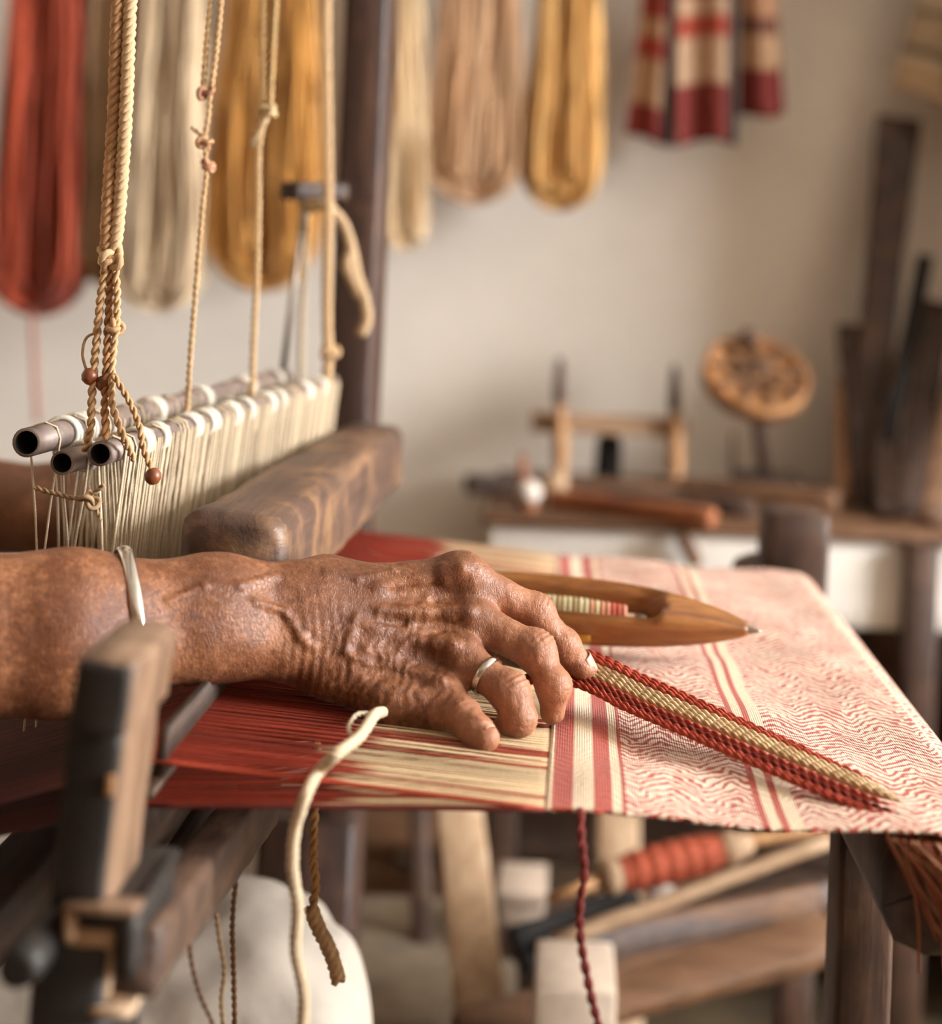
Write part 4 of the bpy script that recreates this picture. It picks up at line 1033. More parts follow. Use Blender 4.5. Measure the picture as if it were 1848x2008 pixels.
# band of yarn ends pulled from the fingertips down to the cloth
band = thing('yarn_band', PZ(1400, 1440, CZ), 'flat band of red and cream yarns pulled taut under the index finger', 'yarn')
RY, CY, DY = (186, 70, 42), (236, 208, 164), (132, 40, 24)
layout = [RY, RY, (190, 78, 50), CY, CY, CY, (214, 180, 134), RY, DY, RY, RY]
ends_a = [(1150, 1278), (1150, 1284), (1148, 1291), (1146, 1301), (1142, 1308), (1138, 1315), (1134, 1320), (1126, 1326), (1120, 1332), (1112, 1335), (1106, 1338)]
ends_b = [(1590, 1476), (1640, 1500), (1690, 1522), (1700, 1532), (1722, 1546), (1736, 1556), (1748, 1566), (1740, 1580), (1770, 1604), (1735, 1602), (1700, 1594)]
for i, c in enumerate(layout):
    pa = P(ends_a[i][0], ends_a[i][1], 0.895 - 0.0016 * i)
    pb = PZ(ends_b[i][0], ends_b[i][1], CZ - 0.004); pb.z = cz(pb.x) + 0.0008
    pb2 = pb + (pb - pa).normalized() * 0.012; pb2.z = cz(pb2.x) - 0.0022
    pre = pa + Vector((-0.028, 0.010, -0.004))
    mid = pa.lerp(pb, 0.5); mid.z = max(mid.z + 0.0004, cz(mid.x) + 0.003)
    q3 = pa.lerp(pb, 0.86); q3.z = max(q3.z, cz(q3.x) + 0.0022)
    m = MB(); m.cur = lin(c)
    m.rope([pre, pa, pa.lerp(mid, 0.5), mid, q3, pb, pb2], 0.00180, 2, 0.0120, n=5)
    m.build('yarn', 'thread', band, recalc=False)

# ================================================================== the weaver
class Vox:
    def __init__(s, lo, hi, h):
        s.h = h; s.lo = np.array(lo, float); s.n = np.ceil((np.array(hi, float) - s.lo) / h).astype(int) + 1
        s.ax = [s.lo[i] + h * np.arange(s.n[i]) for i in range(3)]
        s.F = np.full(tuple(s.n), 0.05, np.float32)
    def sl(s, lo, hi):
        a = np.clip(np.floor((np.array(lo) - s.lo) / s.h).astype(int), 0, s.n); b = np.clip(np.ceil((np.array(hi) - s.lo) / s.h).astype(int) + 1, 0, s.n)
        return tuple(slice(int(a[i]), int(b[i])) for i in range(3))
    def pts(s, S): return np.meshgrid(s.ax[0][S[0]], s.ax[1][S[1]], s.ax[2][S[2]], indexing='ij', sparse=True)
def smin(a, b, k):
    if k <= 0: return np.minimum(a, b)
    h = np.maximum(k - np.abs(a - b), 0) / k
    return np.minimum(a, b) - h * h * k * 0.25
def cap_d(X, Y, Z, a, b, ra, rb, squash=None):
    a = np.array(a, float); b = np.array(b, float); ab = b - a; L = max(ab @ ab, 1e-12)
    px, py, pz = X - a[0], Y - a[1], Z - a[2]
    t = np.clip((px * ab[0] + py * ab[1] + pz * ab[2]) / L, 0, 1)
    dx, dy, dz = px - t * ab[0], py - t * ab[1], pz - t * ab[2]
    if squash is not None:                       # squash = (unit vector, factor): thicker (<1) or thinner (>1) along that vector
        n, f = squash; c = (dx * n[0] + dy * n[1] + dz * n[2]) * (f - 1)
        dx, dy, dz = dx + c * n[0], dy + c * n[1], dz + c * n[2]
    return np.sqrt(dx * dx + dy * dy + dz * dz) - (ra + (rb - ra) * t)
def add(V, F, prims, k, pad=None):
    for pr in prims:
        a, b, ra, rb = pr[:4]; kk = pr[4] if len(pr) > 4 and pr[4] is not None else k; sq = pr[5] if len(pr) > 5 else None
        r = max(ra, rb) + kk + 3 * V.h + (max(ra, rb) * 0.6 if sq is not None else 0)
        S = V.sl(np.minimum(a, b) - r, np.maximum(a, b) + r)
        if any(q.stop <= q.start for q in S): continue
        X, Y, Z = V.pts(S)
        F[S] = smin(F[S], cap_d(X, Y, Z, a, b, ra, rb, sq).astype(np.float32), kk)
def carve(V, F, prims, k):
    for a, b, ra, rb in prims:
        r = max(ra, rb) + k + 3 * V.h
        S = V.sl(np.minimum(a, b) - r, np.maximum(a, b) + r)
        if any(q.stop <= q.start for q in S): continue
        X, Y, Z = V.pts(S)
        F[S] = -smin(-F[S], cap_d(X, Y, Z, a, b, ra, rb).astype(np.float32), k)
def surface_nets(V, F):
    s = F < 0; n = F.shape
    c = np.zeros((n[0] - 1, n[1] - 1, n[2] - 1), np.int8)
    for i in (0, 1):
        for j in (0, 1):
            for k in (0, 1): c += s[i:n[0] - 1 + i, j:n[1] - 1 + j, k:n[2] - 1 + k]
    act = np.argwhere((c > 0) & (c < 8))
    idx = np.full(c.shape, -1, np.int64); idx[act[:, 0], act[:, 1], act[:, 2]] = np.arange(len(act))
    acc = np.zeros((len(act), 3)); cnt = np.zeros(len(act))
    corners = [(i, j, k) for i in (0, 1) for j in (0, 1) for k in (0, 1)]
    for p in corners:
        for q in corners:
            if sum(q) - sum(p) == 1 and all(q[i] >= p[i] for i in range(3)):
                fa = F[act[:, 0] + p[0], act[:, 1] + p[1], act[:, 2] + p[2]]; fb = F[act[:, 0] + q[0], act[:, 1] + q[1], act[:, 2] + q[2]]
                w = (fa < 0) != (fb < 0)
                t = np.where(w, fa / np.where(w, fa - fb, 1), 0)
                pos = np.array(p)[None, :] + t[:, None] * (np.array(q) - np.array(p))[None, :]
                acc[w] += pos[w]; cnt[w] += 1
    v = V.lo + V.h * (act + acc / cnt[:, None])
    faces = []
    for ax_ in range(3):
        o1, o2 = [(1, 2), (2, 0), (0, 1)][ax_]
        sl0 = [slice(None)] * 3; sl1 = [slice(None)] * 3; sl0[ax_] = slice(0, -1); sl1[ax_] = slice(1, None)
        d = s[tuple(sl0)] != s[tuple(sl1)]
        e = np.argwhere(d)
        e = e[(e[:, o1] > 0) & (e[:, o2] > 0) & (e[:, o1] < n[o1] - 1) & (e[:, o2] < n[o2] - 1)]
        inside = s[e[:, 0], e[:, 1], e[:, 2]]
        def cell(d1, d2):
            g = e.copy(); g[:, o1] -= d1; g[:, o2] -= d2; return idx[g[:, 0], g[:, 1], g[:, 2]]
        q = np.stack([cell(1, 1), cell(0, 1), cell(0, 0), cell(1, 0)], 1)
        q[~inside] = q[~inside][:, ::-1]
        faces.append(q)
    f = np.concatenate(faces); f = f[(f >= 0).all(1)]
    return v, f
def relax(v, f, it, lam=0.5):
    n = len(v); e = np.concatenate([f[:, [0, 1]], f[:, [1, 2]], f[:, [2, 3]], f[:, [3, 0]]])
    for _ in range(it):
        acc = np.zeros_like(v); cnt = np.zeros(n)
        for a, b in ((0, 1), (1, 0)):
            for k in range(3): acc[:, k] += np.bincount(e[:, a], weights=v[e[:, b], k], minlength=n)
            cnt += np.bincount(e[:, a], minlength=n)
        v = v + lam * (acc / np.maximum(cnt, 1)[:, None] - v)
    return v
def vnormals(v, f):
    fn = np.cross(v[f[:, 2]] - v[f[:, 0]], v[f[:, 3]] - v[f[:, 1]]); N = np.zeros_like(v)
    for k in range(4):
        for c in range(3): N[:, c] += np.bincount(f[:, k], weights=fn[:, c], minlength=len(v))
    return N / np.maximum(np.linalg.norm(N, axis=1), 1e-12)[:, None]
def np_(p): return np.array(p, float)

# ---- right forearm and hand (joints placed from the photograph: pixel, pixel, distance)
J = {'wr': (600, 1164, 0.846), 'wu': (604, 1274, 0.836),          # wrist, radial and ulnar side
     'i': [(903, 1126, 0.866), (1050, 1200, 0.876), (1106, 1266, 0.880), (1146, 1314, 0.884)],
     'm': [(918, 1212, 0.860), (1050, 1276, 0.850), (1086, 1346, 0.843), (1084, 1396, 0.845)],
     'r': [(888, 1278, 0.846), (1000, 1358, 0.827), (1018, 1408, 0.823), (990, 1428, 0.832)],
     'p': [(862, 1350, 0.836), (908, 1404, 0.812), (934, 1432, 0.802), (954, 1448, 0.795)]}
def g(t): return np_(P(*t))
wr, wu = g(J['wr']), g(J['wu'])
MC = {k: g(J[k][0]) for k in 'imrp'}
hand_dir = (MC['m'] - (wr + wu) / 2); hand_dir /= np.linalg.norm(hand_dir)
side = MC['i'] - MC['p']; side -= hand_dir * (side @ hand_dir); side /= np.linalg.norm(side)
dors = np.cross(hand_dir, side); dors = dors if dors[1] < 0 else -dors       # back of the hand, towards the camera
HL = (wr + wu) / 2 
V = Vox((-0.46, 0.66, 0.80), (0.05, 0.955, 1.02), 0.00105)
palm = V.F
# forearm: radius and ulna sides
e1, e2 = g((-420, 1196, 0.745)), g((-420, 1330, 0.74))
f1, f2 = g((140, 1190, 0.788)), g((140, 1290, 0.781))
d1, d2 = g((420, 1168, 0.824)), g((420, 1252, 0.816))
add(V, palm, [(e1, f1, 0.032, 0.0250), (e2, f2, 0.032, 0.0250), (f1, d1, 0.0250, 0.0182), (f2, d2, 0.0250, 0.0182), (d1, wr, 0.0178, 0.0170), (d2, wu, 0.0178, 0.0172)], 0.020)
add(V, palm, [(wu + dors * 0.006 - hand_dir * 0.012, wu + dors * 0.006 - hand_dir * 0.006, 0.0135, 0.0125, 0.010)], 0.01)     # ulna head
# metacarpals
wc = {'i': wr * 0.86 + wu * 0.14, 'm': wr * 0.62 + wu * 0.38, 'r': wr * 0.36 + wu * 0.64, 'p': wr * 0.10 + wu * 0.90}
rmc = {'i': (0.0150, 0.0112), 'm': (0.0150, 0.0116), 'r': (0.0150, 0.0110), 'p': (0.0140, 0.0100)}
for k in 'imrp':
    add(V, palm, [(wc[k], MC[k] - dors * 0.0018, rmc[k][0], rmc[k][1])], 0.016)
# hypothenar and thenar pads (palm side)
add(V, palm, [(wu + hand_dir * 0.012 - dors * 0.010 - side * 0.002, MC['p'] - hand_dir * 0.016 - dors * 0.008, 0.0150, 0.0105)], 0.016)
add(V, palm, [(wr + hand_dir * 0.015 - dors * 0.012 + side * 0.002, wr + hand_dir * 0.055 - dors * 0.024 + side * 0.004, 0.0160, 0.0140)], 0.016)
add(V, palm, [((wr + wu) / 2 + hand_dir * 0.05 - dors * 0.012, (MC['m'] + MC['r']) / 2 - hand_dir * 0.02 - dors * 0.010, 0.014, 0.012)], 0.016)
add(V, palm, [(g((650, 1322, 0.833)), g((770, 1372, 0.828)), 0.0118, 0.0118), (g((770, 1372, 0.828)), g((852, 1396, 0.822)), 0.0118, 0.0105)], 0.014)
# knuckle heads
for k, r_ in (('i', 0.0082), ('m', 0.0090), ('r', 0.0086), ('p', 0.0078)):
    add(V, palm, [(MC[k] + dors * 0.0042 - hand_dir * 0.002, MC[k] + dors * 0.0040 + hand_dir * 0.003, r_, r_ * 0.95)], 0.0075)
# hollows between the metacarpals just behind the knuckles
for a_, b_ in (('i', 'm'), ('m', 'r'), ('r', 'p')):
    c_ = (MC[a_] + MC[b_]) / 2 + dors * 0.0150
    carve(V, palm, [(c_ - hand_dir * 0.006, c_ - hand_dir * 0.036 + dors * 0.0015, 0.0046, 0.0030)], 0.012)
# valley of the first web (between thumb and index)
total = palm.copy()
FR = {'i': (0.0112, 0.0094, 0.0082, 0.0070), 'm': (0.0116, 0.0102, 0.0084, 0.0062), 'r': (0.0108, 0.0097, 0.0082, 0.0066), 'p': (0.0098, 0.0084, 0.0074, 0.0064)}
finger_axes = {}
def finger(pts, rad, key):
    fd = []
    for n_, (a, b) in enumerate(zip(pts, pts[1:])): fd.append((b - a) / np.linalg.norm(b - a))
    finger_axes[key] = (pts, fd)
    lo = np.min(pts, 0) - 0.03; hi = np.max(pts, 0) + 0.03
    S = V.sl(lo, hi); W = Vox.__new__(Vox); W.h = V.h; W.lo = np.array([V.ax[i][S[i].start] for i in range(3)]); W.ax = [V.ax[i][S[i]] for i in range(3)]; W.n = np.array([len(x) for x in W.ax])
    F = np.full(tuple(W.n), 0.05, np.float32)
    prim = [(a, b, ra, rb) for a, b, ra, rb in zip(pts, pts[1:], rad, rad[1:])]
    # waist of each phalanx and bulge at the joints, fingertip pad
    add(W, F, [(a, b, ra * 0.95, rb * 0.95) for a, b, ra, rb in prim], 0.005)
    for j in (1, 2):
        bis = fd[j - 1] - fd[j]; nb = np.linalg.norm(bis); bis = bis / nb if nb > 0.05 else dors
        add(W, F, [(pts[j] + bis * 0.0009, pts[j] + bis * 0.0010, rad[j] * 0.97, rad[j] * 0.97)], 0.006)
    pad = pts[3] - fd[2] * 0.005
    add(W, F, [(pad, pts[3], rad[3] * 0.98, rad[3] * 0.92)], 0.004)
    total[S] = np.minimum(total[S], smin(palm[S], F, 0.009))
for k in 'imrp': finger([g(t) for t in J[k]], FR[k], k)
# thumb: behind the hand, tip closing on the yarn under the index finger
tcmc = wr + hand_dir * 0.012 + side * 0.008 - dors * 0.010
tpts = [tcmc, wr + hand_dir * 0.050 + side * 0.006 - dors * 0.030, (MC['i'] + g(J['i'][1])) / 2 - dors * 0.034 - side * 0.020, g((1096, 1300, 0.905))]
tr_ = (0.0150, 0.0125, 0.0108, 0.0086)
finger(tpts, tr_, 't')
# tendons and veins raised on the back of the hand
def sample(Fld, p):
    q = (np.array(p) - V.lo) / V.h; i = np.clip(np.floor(q).astype(int), 0, V.n - 2); f_ = q - i; r_ = 0
    for a in (0, 1):
        for b in (0, 1):
            for c in (0, 1):
                r_ += Fld[i[0] + a, i[1] + b, i[2] + c] * ((f_[0] if a else 1 - f_[0]) * (f_[1] if b else 1 - f_[1]) * (f_[2] if c else 1 - f_[2]))
    return r_
def drop(p, n=None):
    """move a point along the back-of-hand normal onto the skin"""
    n = dors if n is None else n; p = np.array(p, float) + n * 0.035
    for _ in range(40):
        d = sample(total, p)
        if d < 0.0003: break
        p = p - n * min(0.003, max(0.0003, d * 0.8))
    return p
base_total = total.copy()
for k in 'imrp':
    s0 = wc[k] * 0.55 + (wr + wu) / 2 * 0.45
    pp = [drop(s0 * (1 - t) + MC[k] * t) for t in (0.42, 0.58, 0.72, 0.86, 0.98)]
    for a, b, ra in zip(pp, pp[1:], (0.0004, 0.0010, 0.0016, 0.0022)):
        add(V, total, [(a - dors * 0.0006, b - dors * 0.0004, ra, ra + 0.0006)], 0.0050)
def vein(pix, r_):
    pp = []
    for q in pix:
        p = g((q[0], q[1], 0.80)); d = p - np_((0, 0, CAMZ)); d = d / np.linalg.norm(d); p = np_((0, 0, CAMZ)) + d * 0.60
        for _ in range(400):
            dd = sample(base_total, p) if (p > V.lo + 0.003).all() and (p < V.lo + V.h * (V.n - 3)).all() else 0.02
            if dd < 0.0003: break
            p = p + d * min(0.004, max(0.0004, dd * 0.8))
        else: continue
        pp.append(p + d * 0.0006)
    for a, b in zip(pp, pp[1:]):
        if np.linalg.norm(a - b) < 0.05: add(V, total, [(a, b, r_, r_)], 0.0028)
vein([(700, 1210), (688, 1240), (676, 1275), (690, 1290)], 0.0014)
vein([(838, 1172), (815, 1200), (802, 1232), (790, 1262), (770, 1290)], 0.0013)
vein([(845, 1090), (868, 1110), (872, 1140)], 0.0016)
vein([(500, 1180), (560, 1200), (590, 1250), (612, 1268)], 0.0016)
vein([(690, 1215), (740, 1232), (800, 1235), (850, 1240)], 0.0012)
vein([(676, 1275), (720, 1300), (770, 1310), (820, 1316)], 0.0012)
vein([(640, 1120), (700, 1135), (770, 1120), (830, 1135)], 0.0013)
vein([(330, 1180), (400, 1150), (470, 1150), (540, 1130)], 0.0014)
hv, hf = surface_nets(V, total)
hv = relax(hv, hf, 2, 0.4)
# creases: finger joints, knuckles, wrist, loose skin
hn = vnormals(hv, hf); disp = np.zeros(len(hv))
for k, (pts, fd) in finger_axes.items():
    for j, (amp, wl, ext) in ((1, (0.00085, 0.0032, 0.0085)), (2, (0.00055, 0.0026, 0.0056))):
        bis = fd[j - 1] - fd[j]; nb = np.linalg.norm(bis); bis = bis / nb if nb > 0.05 else dors
        ax_ = fd[j - 1] + fd[j]; ax_ /= np.linalg.norm(ax_)
        rel = hv - pts[j]; s = rel @ ax_; dist = np.linalg.norm(rel, axis=1); face = np.clip(hn @ bis, 0, 1)
        w = np.clip(1 - np.abs(s) / ext, 0, 1) * (dist < 0.017) * face
        lat = rel @ np.cross(ax_, bis)
        disp -= amp * w * (0.5 + 0.5 * np.cos(2 * math.pi * (s + 6.0 * lat * lat) / wl))
HC = (wr + wu) / 2
rel = hv - HC; s = rel @ hand_dir; t_ = rel @ side
w = np.clip(1 - np.abs(s - 0.004) / 0.022, 0, 1) * np.clip(0.55 - t_ / 0.05, 0.1, 1)
disp -= 0.00050 * w * (0.5 + 0.5 * np.cos(2 * math.pi * (s + 0.15 * t_ + 5 * t_ * t_) / 0.0052))
def vnoise(p, sc):
    return np.array([mnoise.noise(Vector(q)) for q in (p * sc)])
near = (hv[:, 0] > -0.38)
nz = np.zeros(len(hv)); nz[near] = vnoise(hv[near] * np.array([1.0, 1.0, 0.5]), 260.0)
nz2 = np.zeros(len(hv)); nz2[near] = vnoise(hv[near], 90.0)
back = np.clip(hn @ dors, 0, 1)
hand_zone = np.clip((s + 0.01) / 0.03, 0, 1)
disp += nz * 0.00014 * (0.4 + hand_zone * back) + nz2 * 0.00030 * (0.4 + back)
fw = np.zeros(len(hv))
for k in 'imrp':
    pts, fd = finger_axes[k]; dm = np.full(len(hv), 1.0)
    for a_, b_ in zip(pts, pts[1:]):
        ab = b_ - a_; tt = np.clip((hv - a_) @ ab / (ab @ ab), 0, 1); dm = np.minimum(dm, np.linalg.norm(hv - a_ - tt[:, None] * ab, axis=1))
    fw = np.maximum(fw, np.clip(((hv - pts[0]) @ fd[0] - 0.002) / 0.028, 0, 1) * (dm < 0.016))
fz = vnoise(hv * np.array([1.0, 1.0, 1.0]), 420.0)
disp += fw * (fz * 0.00022 + nz * 0.00020)
# fine wrinkles running across the ulnar side of the hand
ul = np.clip(0.012 - t_, 0, 0.03) / 0.03 * np.clip(s / 0.02, 0, 1) * np.clip((0.085 - s) / 0.02, 0, 1)
disp -= 0.00055 * ul * (0.5 + 0.5 * np.cos(2 * math.pi * (s * 0.9 - t_ * 0.5 + 0.0060 * nz2 + 0.002 * nz) / 0.0066))
hv = hv + hn * disp[:, None]

def skin_material():
    t = NT('weathered_skin'); v = t.coord('Object')
    n1 = t.noise(v, 38.0, 4.0, 0.6); n2 = t.noise(v, 330.0, 3.0, 0.6)
    vo = t.node('ShaderNodeTexVoronoi', feature='DISTANCE_TO_EDGE'); t.link(t.mapping(v, (1, 1, 0.6)), vo.inputs['Vector']); vo.inputs['Scale'].default_value = 520.0
    f = t.math('ADD', t.math('MULTIPLY', n1, 0.62), t.math('MULTIPLY', n2, 0.38))
    c = t.ramp(f, [(0.32, lin((86, 47, 27))), (0.5, lin((115, 70, 42))), (0.70, lin((168, 115, 80)))])
    spots = t.ramp(t.noise(v, 150.0, 1.0), [(0.66, (0, 0, 0, 1)), (0.74, (1, 1, 1, 1))])
    c = t.mix(t.math('MULTIPLY', spots, 0.5), c, lin((64, 34, 22)))
    cell = t.ramp(vo.outputs[0], [(0.0, (0, 0, 0, 1)), (0.12, (1, 1, 1, 1))])
    c = t.mix(t.math('SUBTRACT', 0.22, t.math('MULTIPLY', cell, 0.22)), c, lin((72, 40, 26)))
    pa_ = t.node('ShaderNodeAttribute', attribute_name='finger_light')      # paints the light caught by the fingers as paler, pinker skin
    c = t.mix(t.math('MULTIPLY', pa_.outputs['Fac'], 0.34), c, lin((206, 146, 112)))
    nrm = t.bump(n2, 0.35, 0.0010, t.bump(cell, 0.35, 0.0004))
    return t.done(c, 0.48, nrm, Subsurface_Weight=0.06, Subsurface_Scale=0.004, Subsurface_Radius=(1.0, 0.35, 0.18), Specular_IOR_Level=0.45)
M['skin'] = skin_material()

# ---- the rest of the body, coarser: torso, neck, head, left arm, legs under the clothes
B = Vox((-0.95, 0.42, 0.0), (-0.08, 1.55, 1.62), 0.0085)
q = lambda *a: np_(a)
shR, shL = q(-0.58, 0.80, 1.15), q(-0.64, 1.16, 1.17)
elR = np_(((e1 + e2) / 2)); hip = q(-0.74, 0.98, 0.56)
lel, lwr, lhand = np_(P(-150, 985, 1.27)), np_(P(120, 1004, 1.20)), np_(P(215, 1010, 1.165))
kR, kL = q(-0.345, 0.80, 0.555), np_(P(468, 2012, 1.16))
body = B.F
add(B, body, [(q(-0.72, 0.98, 0.62), q(-0.64, 0.98, 1.10), 0.135, 0.135), (shR, shL, 0.060, 0.060), (q(-0.62, 0.98, 1.15), q(-0.585, 0.98, 1.30), 0.055, 0.050),
              (q(-0.555, 0.98, 1.385), q(-0.53, 0.98, 1.47), 0.066, 0.082), (q(-0.50, 0.98, 1.365), q(-0.505, 0.98, 1.375), 0.050, 0.05)], 0.06)
add(B, body, [(q(-0.445, 0.98, 1.42), q(-0.425, 0.98, 1.395), 0.008, 0.014), (q(-0.535, 0.90, 1.41), q(-0.535, 0.897, 1.44), 0.012, 0.014), (q(-0.535, 1.06, 1.41), q(-0.535, 1.063, 1.44), 0.012, 0.014)], 0.012)
add(B, body, [(shR, elR, 0.050, 0.036), (elR, (f1 + f2) / 2 * 0.3 + elR * 0.7, 0.034, 0.030), (shL, lel, 0.052, 0.044), (lel, lwr, 0.043, 0.032), (lwr, lhand, 0.028, 0.026)], 0.03)
add(B, body, [(hip + q(0, -0.10, 0), kR, 0.085, 0.062), (hip + q(0, 0.10, 0), kL, 0.085, 0.062), (kR, q(-0.36, 0.80, 0.10), 0.058, 0.040), (kL, q(-0.25, kL[1], 0.10), 0.058, 0.040),
              (q(-0.36, 0.80, 0.05), q(-0.24, 0.80, 0.035), 0.042, 0.034), (q(-0.25, kL[1], 0.05), q(-0.13, kL[1], 0.035), 0.042, 0.034)], 0.03)
for j, (dy, dz) in enumerate(((0.022, 0.012), (0.008, 0.016), (-0.008, 0.012), (-0.022, 0.004))):
    add(B, body, [(lhand + q(0.01, dy * 0.8, 0.0), lhand + q(0.055, dy, dz - 0.012), 0.0115, 0.010), (lhand + q(0.055, dy, dz - 0.012), lhand + q(0.078, dy, dz - 0.040), 0.010, 0.009)], 0.006)
bv, bf = surface_nets(B, body); bv = relax(bv, bf, 2, 0.5)
# left forearm in view: finer skin over the same bones
LV = Vox((-0.56, 1.06, 0.80), (-0.22, 1.36, 1.05), 0.003)
add(LV, LV.F, [(lel, lwr, 0.0435, 0.0325), (lwr, lhand, 0.0285, 0.0265)], 0.03)
for j, (dy, dz) in enumerate(((0.022, 0.012), (0.008, 0.016), (-0.008, 0.012), (-0.022, 0.004))):
    add(LV, LV.F, [(lhand + q(0.01, dy * 0.8, 0.0), lhand + q(0.055, dy, dz - 0.012), 0.0118, 0.0103), (lhand + q(0.055, dy, dz - 0.012), lhand + q(0.078, dy, dz - 0.040), 0.0103, 0.0093)], 0.005)
lv, lf = surface_nets(LV, LV.F); lv = relax(lv, lf, 2, 0.5)
body_v = np.concatenate([hv, bv, lv]); body_f = np.concatenate([hf, bf + len(hv), lf + len(hv) + len(bv)])
person = thing('person', (-0.70, 0.98, 0.0), 'weaver in white trousers, weathered forearm reaching across the warp to the cloth', 'person')
def np_mesh(name, v, f, mat, parent):
    org = np_(parent.location); me = bpy.data.meshes.new(name)
    me.from_pydata((v - org).tolist(), [], f.tolist()); me.polygons.foreach_set('use_smooth', [True] * len(me.polygons)); me.materials.append(M[mat])
    o = bpy.data.objects.new(name, me); COL.objects.link(o); o.parent = parent; return o
bo = np_mesh('body', body_v, body_f, 'skin', person)
pg = np.zeros(len(body_v), np.float32); pg[:len(hv)] = fw
bo.data.attributes.new('finger_light', 'FLOAT', 'POINT').data.foreach_set('value', pg)
# clothes
T = Vox((-0.95, 0.55, 0.0), (-0.06, 1.40, 0.90), 0.0075)
def folds(v, f, sc, amp):
    n_ = vnormals(v, f); d = np.array([mnoise.noise(Vector(p)) for p in v * np.array(sc)]); return v + n_ * (d * amp)[:, None]
add(T, T.F, [(hip + q(0, -0.10, 0), kR, 0.105, 0.090), (hip + q(0, 0.10, 0), kL, 0.104, 0.090), (hip + q(0, -0.08, 0.1), hip + q(0, 0.08, 0.1), 0.14, 0.14),
             (kR, q(-0.36, 0.80, 0.12), 0.085, 0.070), (kL, q(-0.25, kL[1], 0.12), 0.086, 0.070)], 0.04)
tv, tf = surface_nets(T, T.F); tv = relax(tv, tf, 2, 0.5); tv = folds(tv, tf, (16, 16, 7), 0.010); tv = folds(tv, tf, (38, 38, 12), 0.0055)
o = np_mesh('trousers', tv, tf, 'trouser', person); o['label'] = 'loose white cotton trousers'
U = Vox((-0.95, 0.42, 0.55), (-0.30, 1.45, 1.36), 0.0085)
add(U, U.F, [(q(-0.73, 0.98, 0.62), q(-0.64, 0.98, 1.12), 0.165, 0.150), (shR, shL, 0.078, 0.078), (shR, shR * 0.35 + elR * 0.65, 0.076, 0.066), (shL, shL * 0.35 + lel * 0.65, 0.076, 0.066), (q(-0.62, 0.98, 1.15), q(-0.60, 0.98, 1.24), 0.065, 0.062)], 0.05)
uv_, uf = surface_nets(U, U.F); uv_ = relax(uv_, uf, 2, 0.5); uv_ = folds(uv_, uf, (14, 14, 9), 0.010)
o = np_mesh('shirt', uv_, uf, 'shirt', person); o['label'] = 'beige short-sleeved shirt'
Hh = Vox((-0.68, 0.84, 1.32), (-0.38, 1.12, 1.62), 0.006)
add(Hh, Hh.F, [(q(-0.57, 0.98, 1.43), q(-0.545, 0.98, 1.482), 0.076, 0.084)], 0.02)
hh, hhf = surface_nets(Hh, Hh.F); np_mesh('hair', folds(hh, hhf, (90, 90, 40), 0.004), hhf, 'hair', person)
for y in (0.948, 1.012):
    MB().lathe((-0.452, y, 1.435), (-0.446, y, 1.435), [(0, 0.012), (0.6, 0.009), (1, 0.003)], 14).build('eye', 'paper', person)
MB().beam((-0.452, 0.955, 1.355), (-0.452, 1.005, 1.355), 0.008, 0.006, (1, 0, 0), 0.002).build('mouth', 'redwood', person)

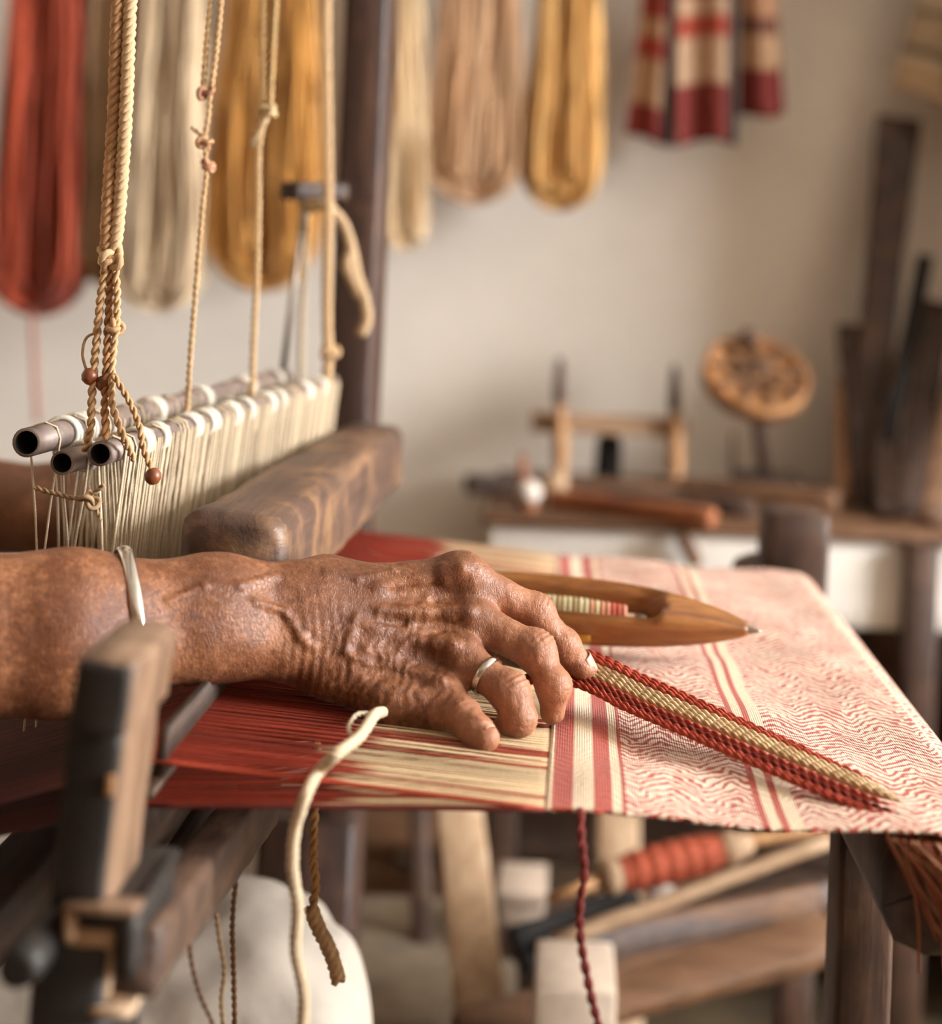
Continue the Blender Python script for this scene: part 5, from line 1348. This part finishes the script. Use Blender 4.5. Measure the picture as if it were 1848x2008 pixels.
# fingernails
def nail(tip, axis, up_, wid, ln, name='fingernail'):
    tip = Vector(tip); ax_ = Vector(axis).normalized(); u_ = (Vector(up_) - ax_ * Vector(up_).dot(ax_)).normalized(); b_ = ax_.cross(u_)
    m = MB()
    def fn(u, v):
        a = (u - 0.5) * 1.9; s = (v - 0.5) * ln; k = 1 - 0.35 * max(0, v - 0.7) / 0.3 * (2 * abs(u - 0.5)) - 0.15 * max(0, 0.25 - v)
        return tip + ax_ * s + (b_ * math.sin(a) + u_ * (math.cos(a) - 1)) * wid * k
    m.grid(fn, 10, 8); return m.build(name, M['nail'], person, solid=0.0005)
nt = NT('fingernail'); nt.done(lin((214, 164, 138)), 0.28, Specular_IOR_Level=0.6); M['nail'] = nt.m
def skin_hit(p, n):
    p = np.array(p) + n * 0.02
    for _ in range(80):
        d = sample(total, p)
        if d < 0.0002: break
        p = p - n * max(0.0002, d * 0.7)
    return p
pts, fd = finger_axes['i']; n_ = np_((0.62, -0.25, 0.62)); n_ -= fd[2] * (n_ @ fd[2]); n_ /= np.linalg.norm(n_)
p_ = skin_hit(pts[3] - fd[2] * 0.0015, n_); nail(p_ + n_ * 0.0004, fd[2] * 0.95 - n_ * 0.2, n_, 0.0062, 0.0105)
pts, fd = finger_axes['p']; n_ = np_((0.45, -0.55, 0.6)); n_ -= fd[2] * (n_ @ fd[2]); n_ /= np.linalg.norm(n_)
p_ = skin_hit(pts[3] - fd[2] * 0.002, n_); nail(p_ + n_ * 0.0003, fd[2], n_, 0.0052, 0.0085)
pts, fd = finger_axes['m']; n_ = np_((0.9, 0.1, 0.3)); n_ -= fd[2] * (n_ @ fd[2]); n_ /= np.linalg.norm(n_)
p_ = skin_hit(pts[3] - fd[2] * 0.002, n_); nail(p_ + n_ * 0.0003, fd[2], n_, 0.0060, 0.0095)

# ring on the third finger, bangle on the wrist
pts, fd = finger_axes['r']
rc = pts[0] * 0.40 + pts[1] * 0.60
tag(MB().ring(rc, fd[0], 0.0105, 0.0009, 40, 8, wid=0.0021).build('finger_ring', 'silver'), 'thin silver band on the ring finger of the hand', 'ring')
bc0 = (f1 * 0.60 + d1 * 0.40 + f2 * 0.60 + d2 * 0.40) / 2; bw = (f1 - f2); bw = bw / np.linalg.norm(bw)
bax = ((d1 + d2) - (f1 + f2)); bax = bax / np.linalg.norm(bax)
bax = bax + np_((0, -0.10, 0)) + bw * 0.06
tag(MB().ring(bc0, bax, 0.0400, 0.0013, 64, 10, axb=bw, rb=0.0290, wid=0.0034).build('bangle', 'silver'), 'polished silver bangle round the forearm behind the post', 'bangle')
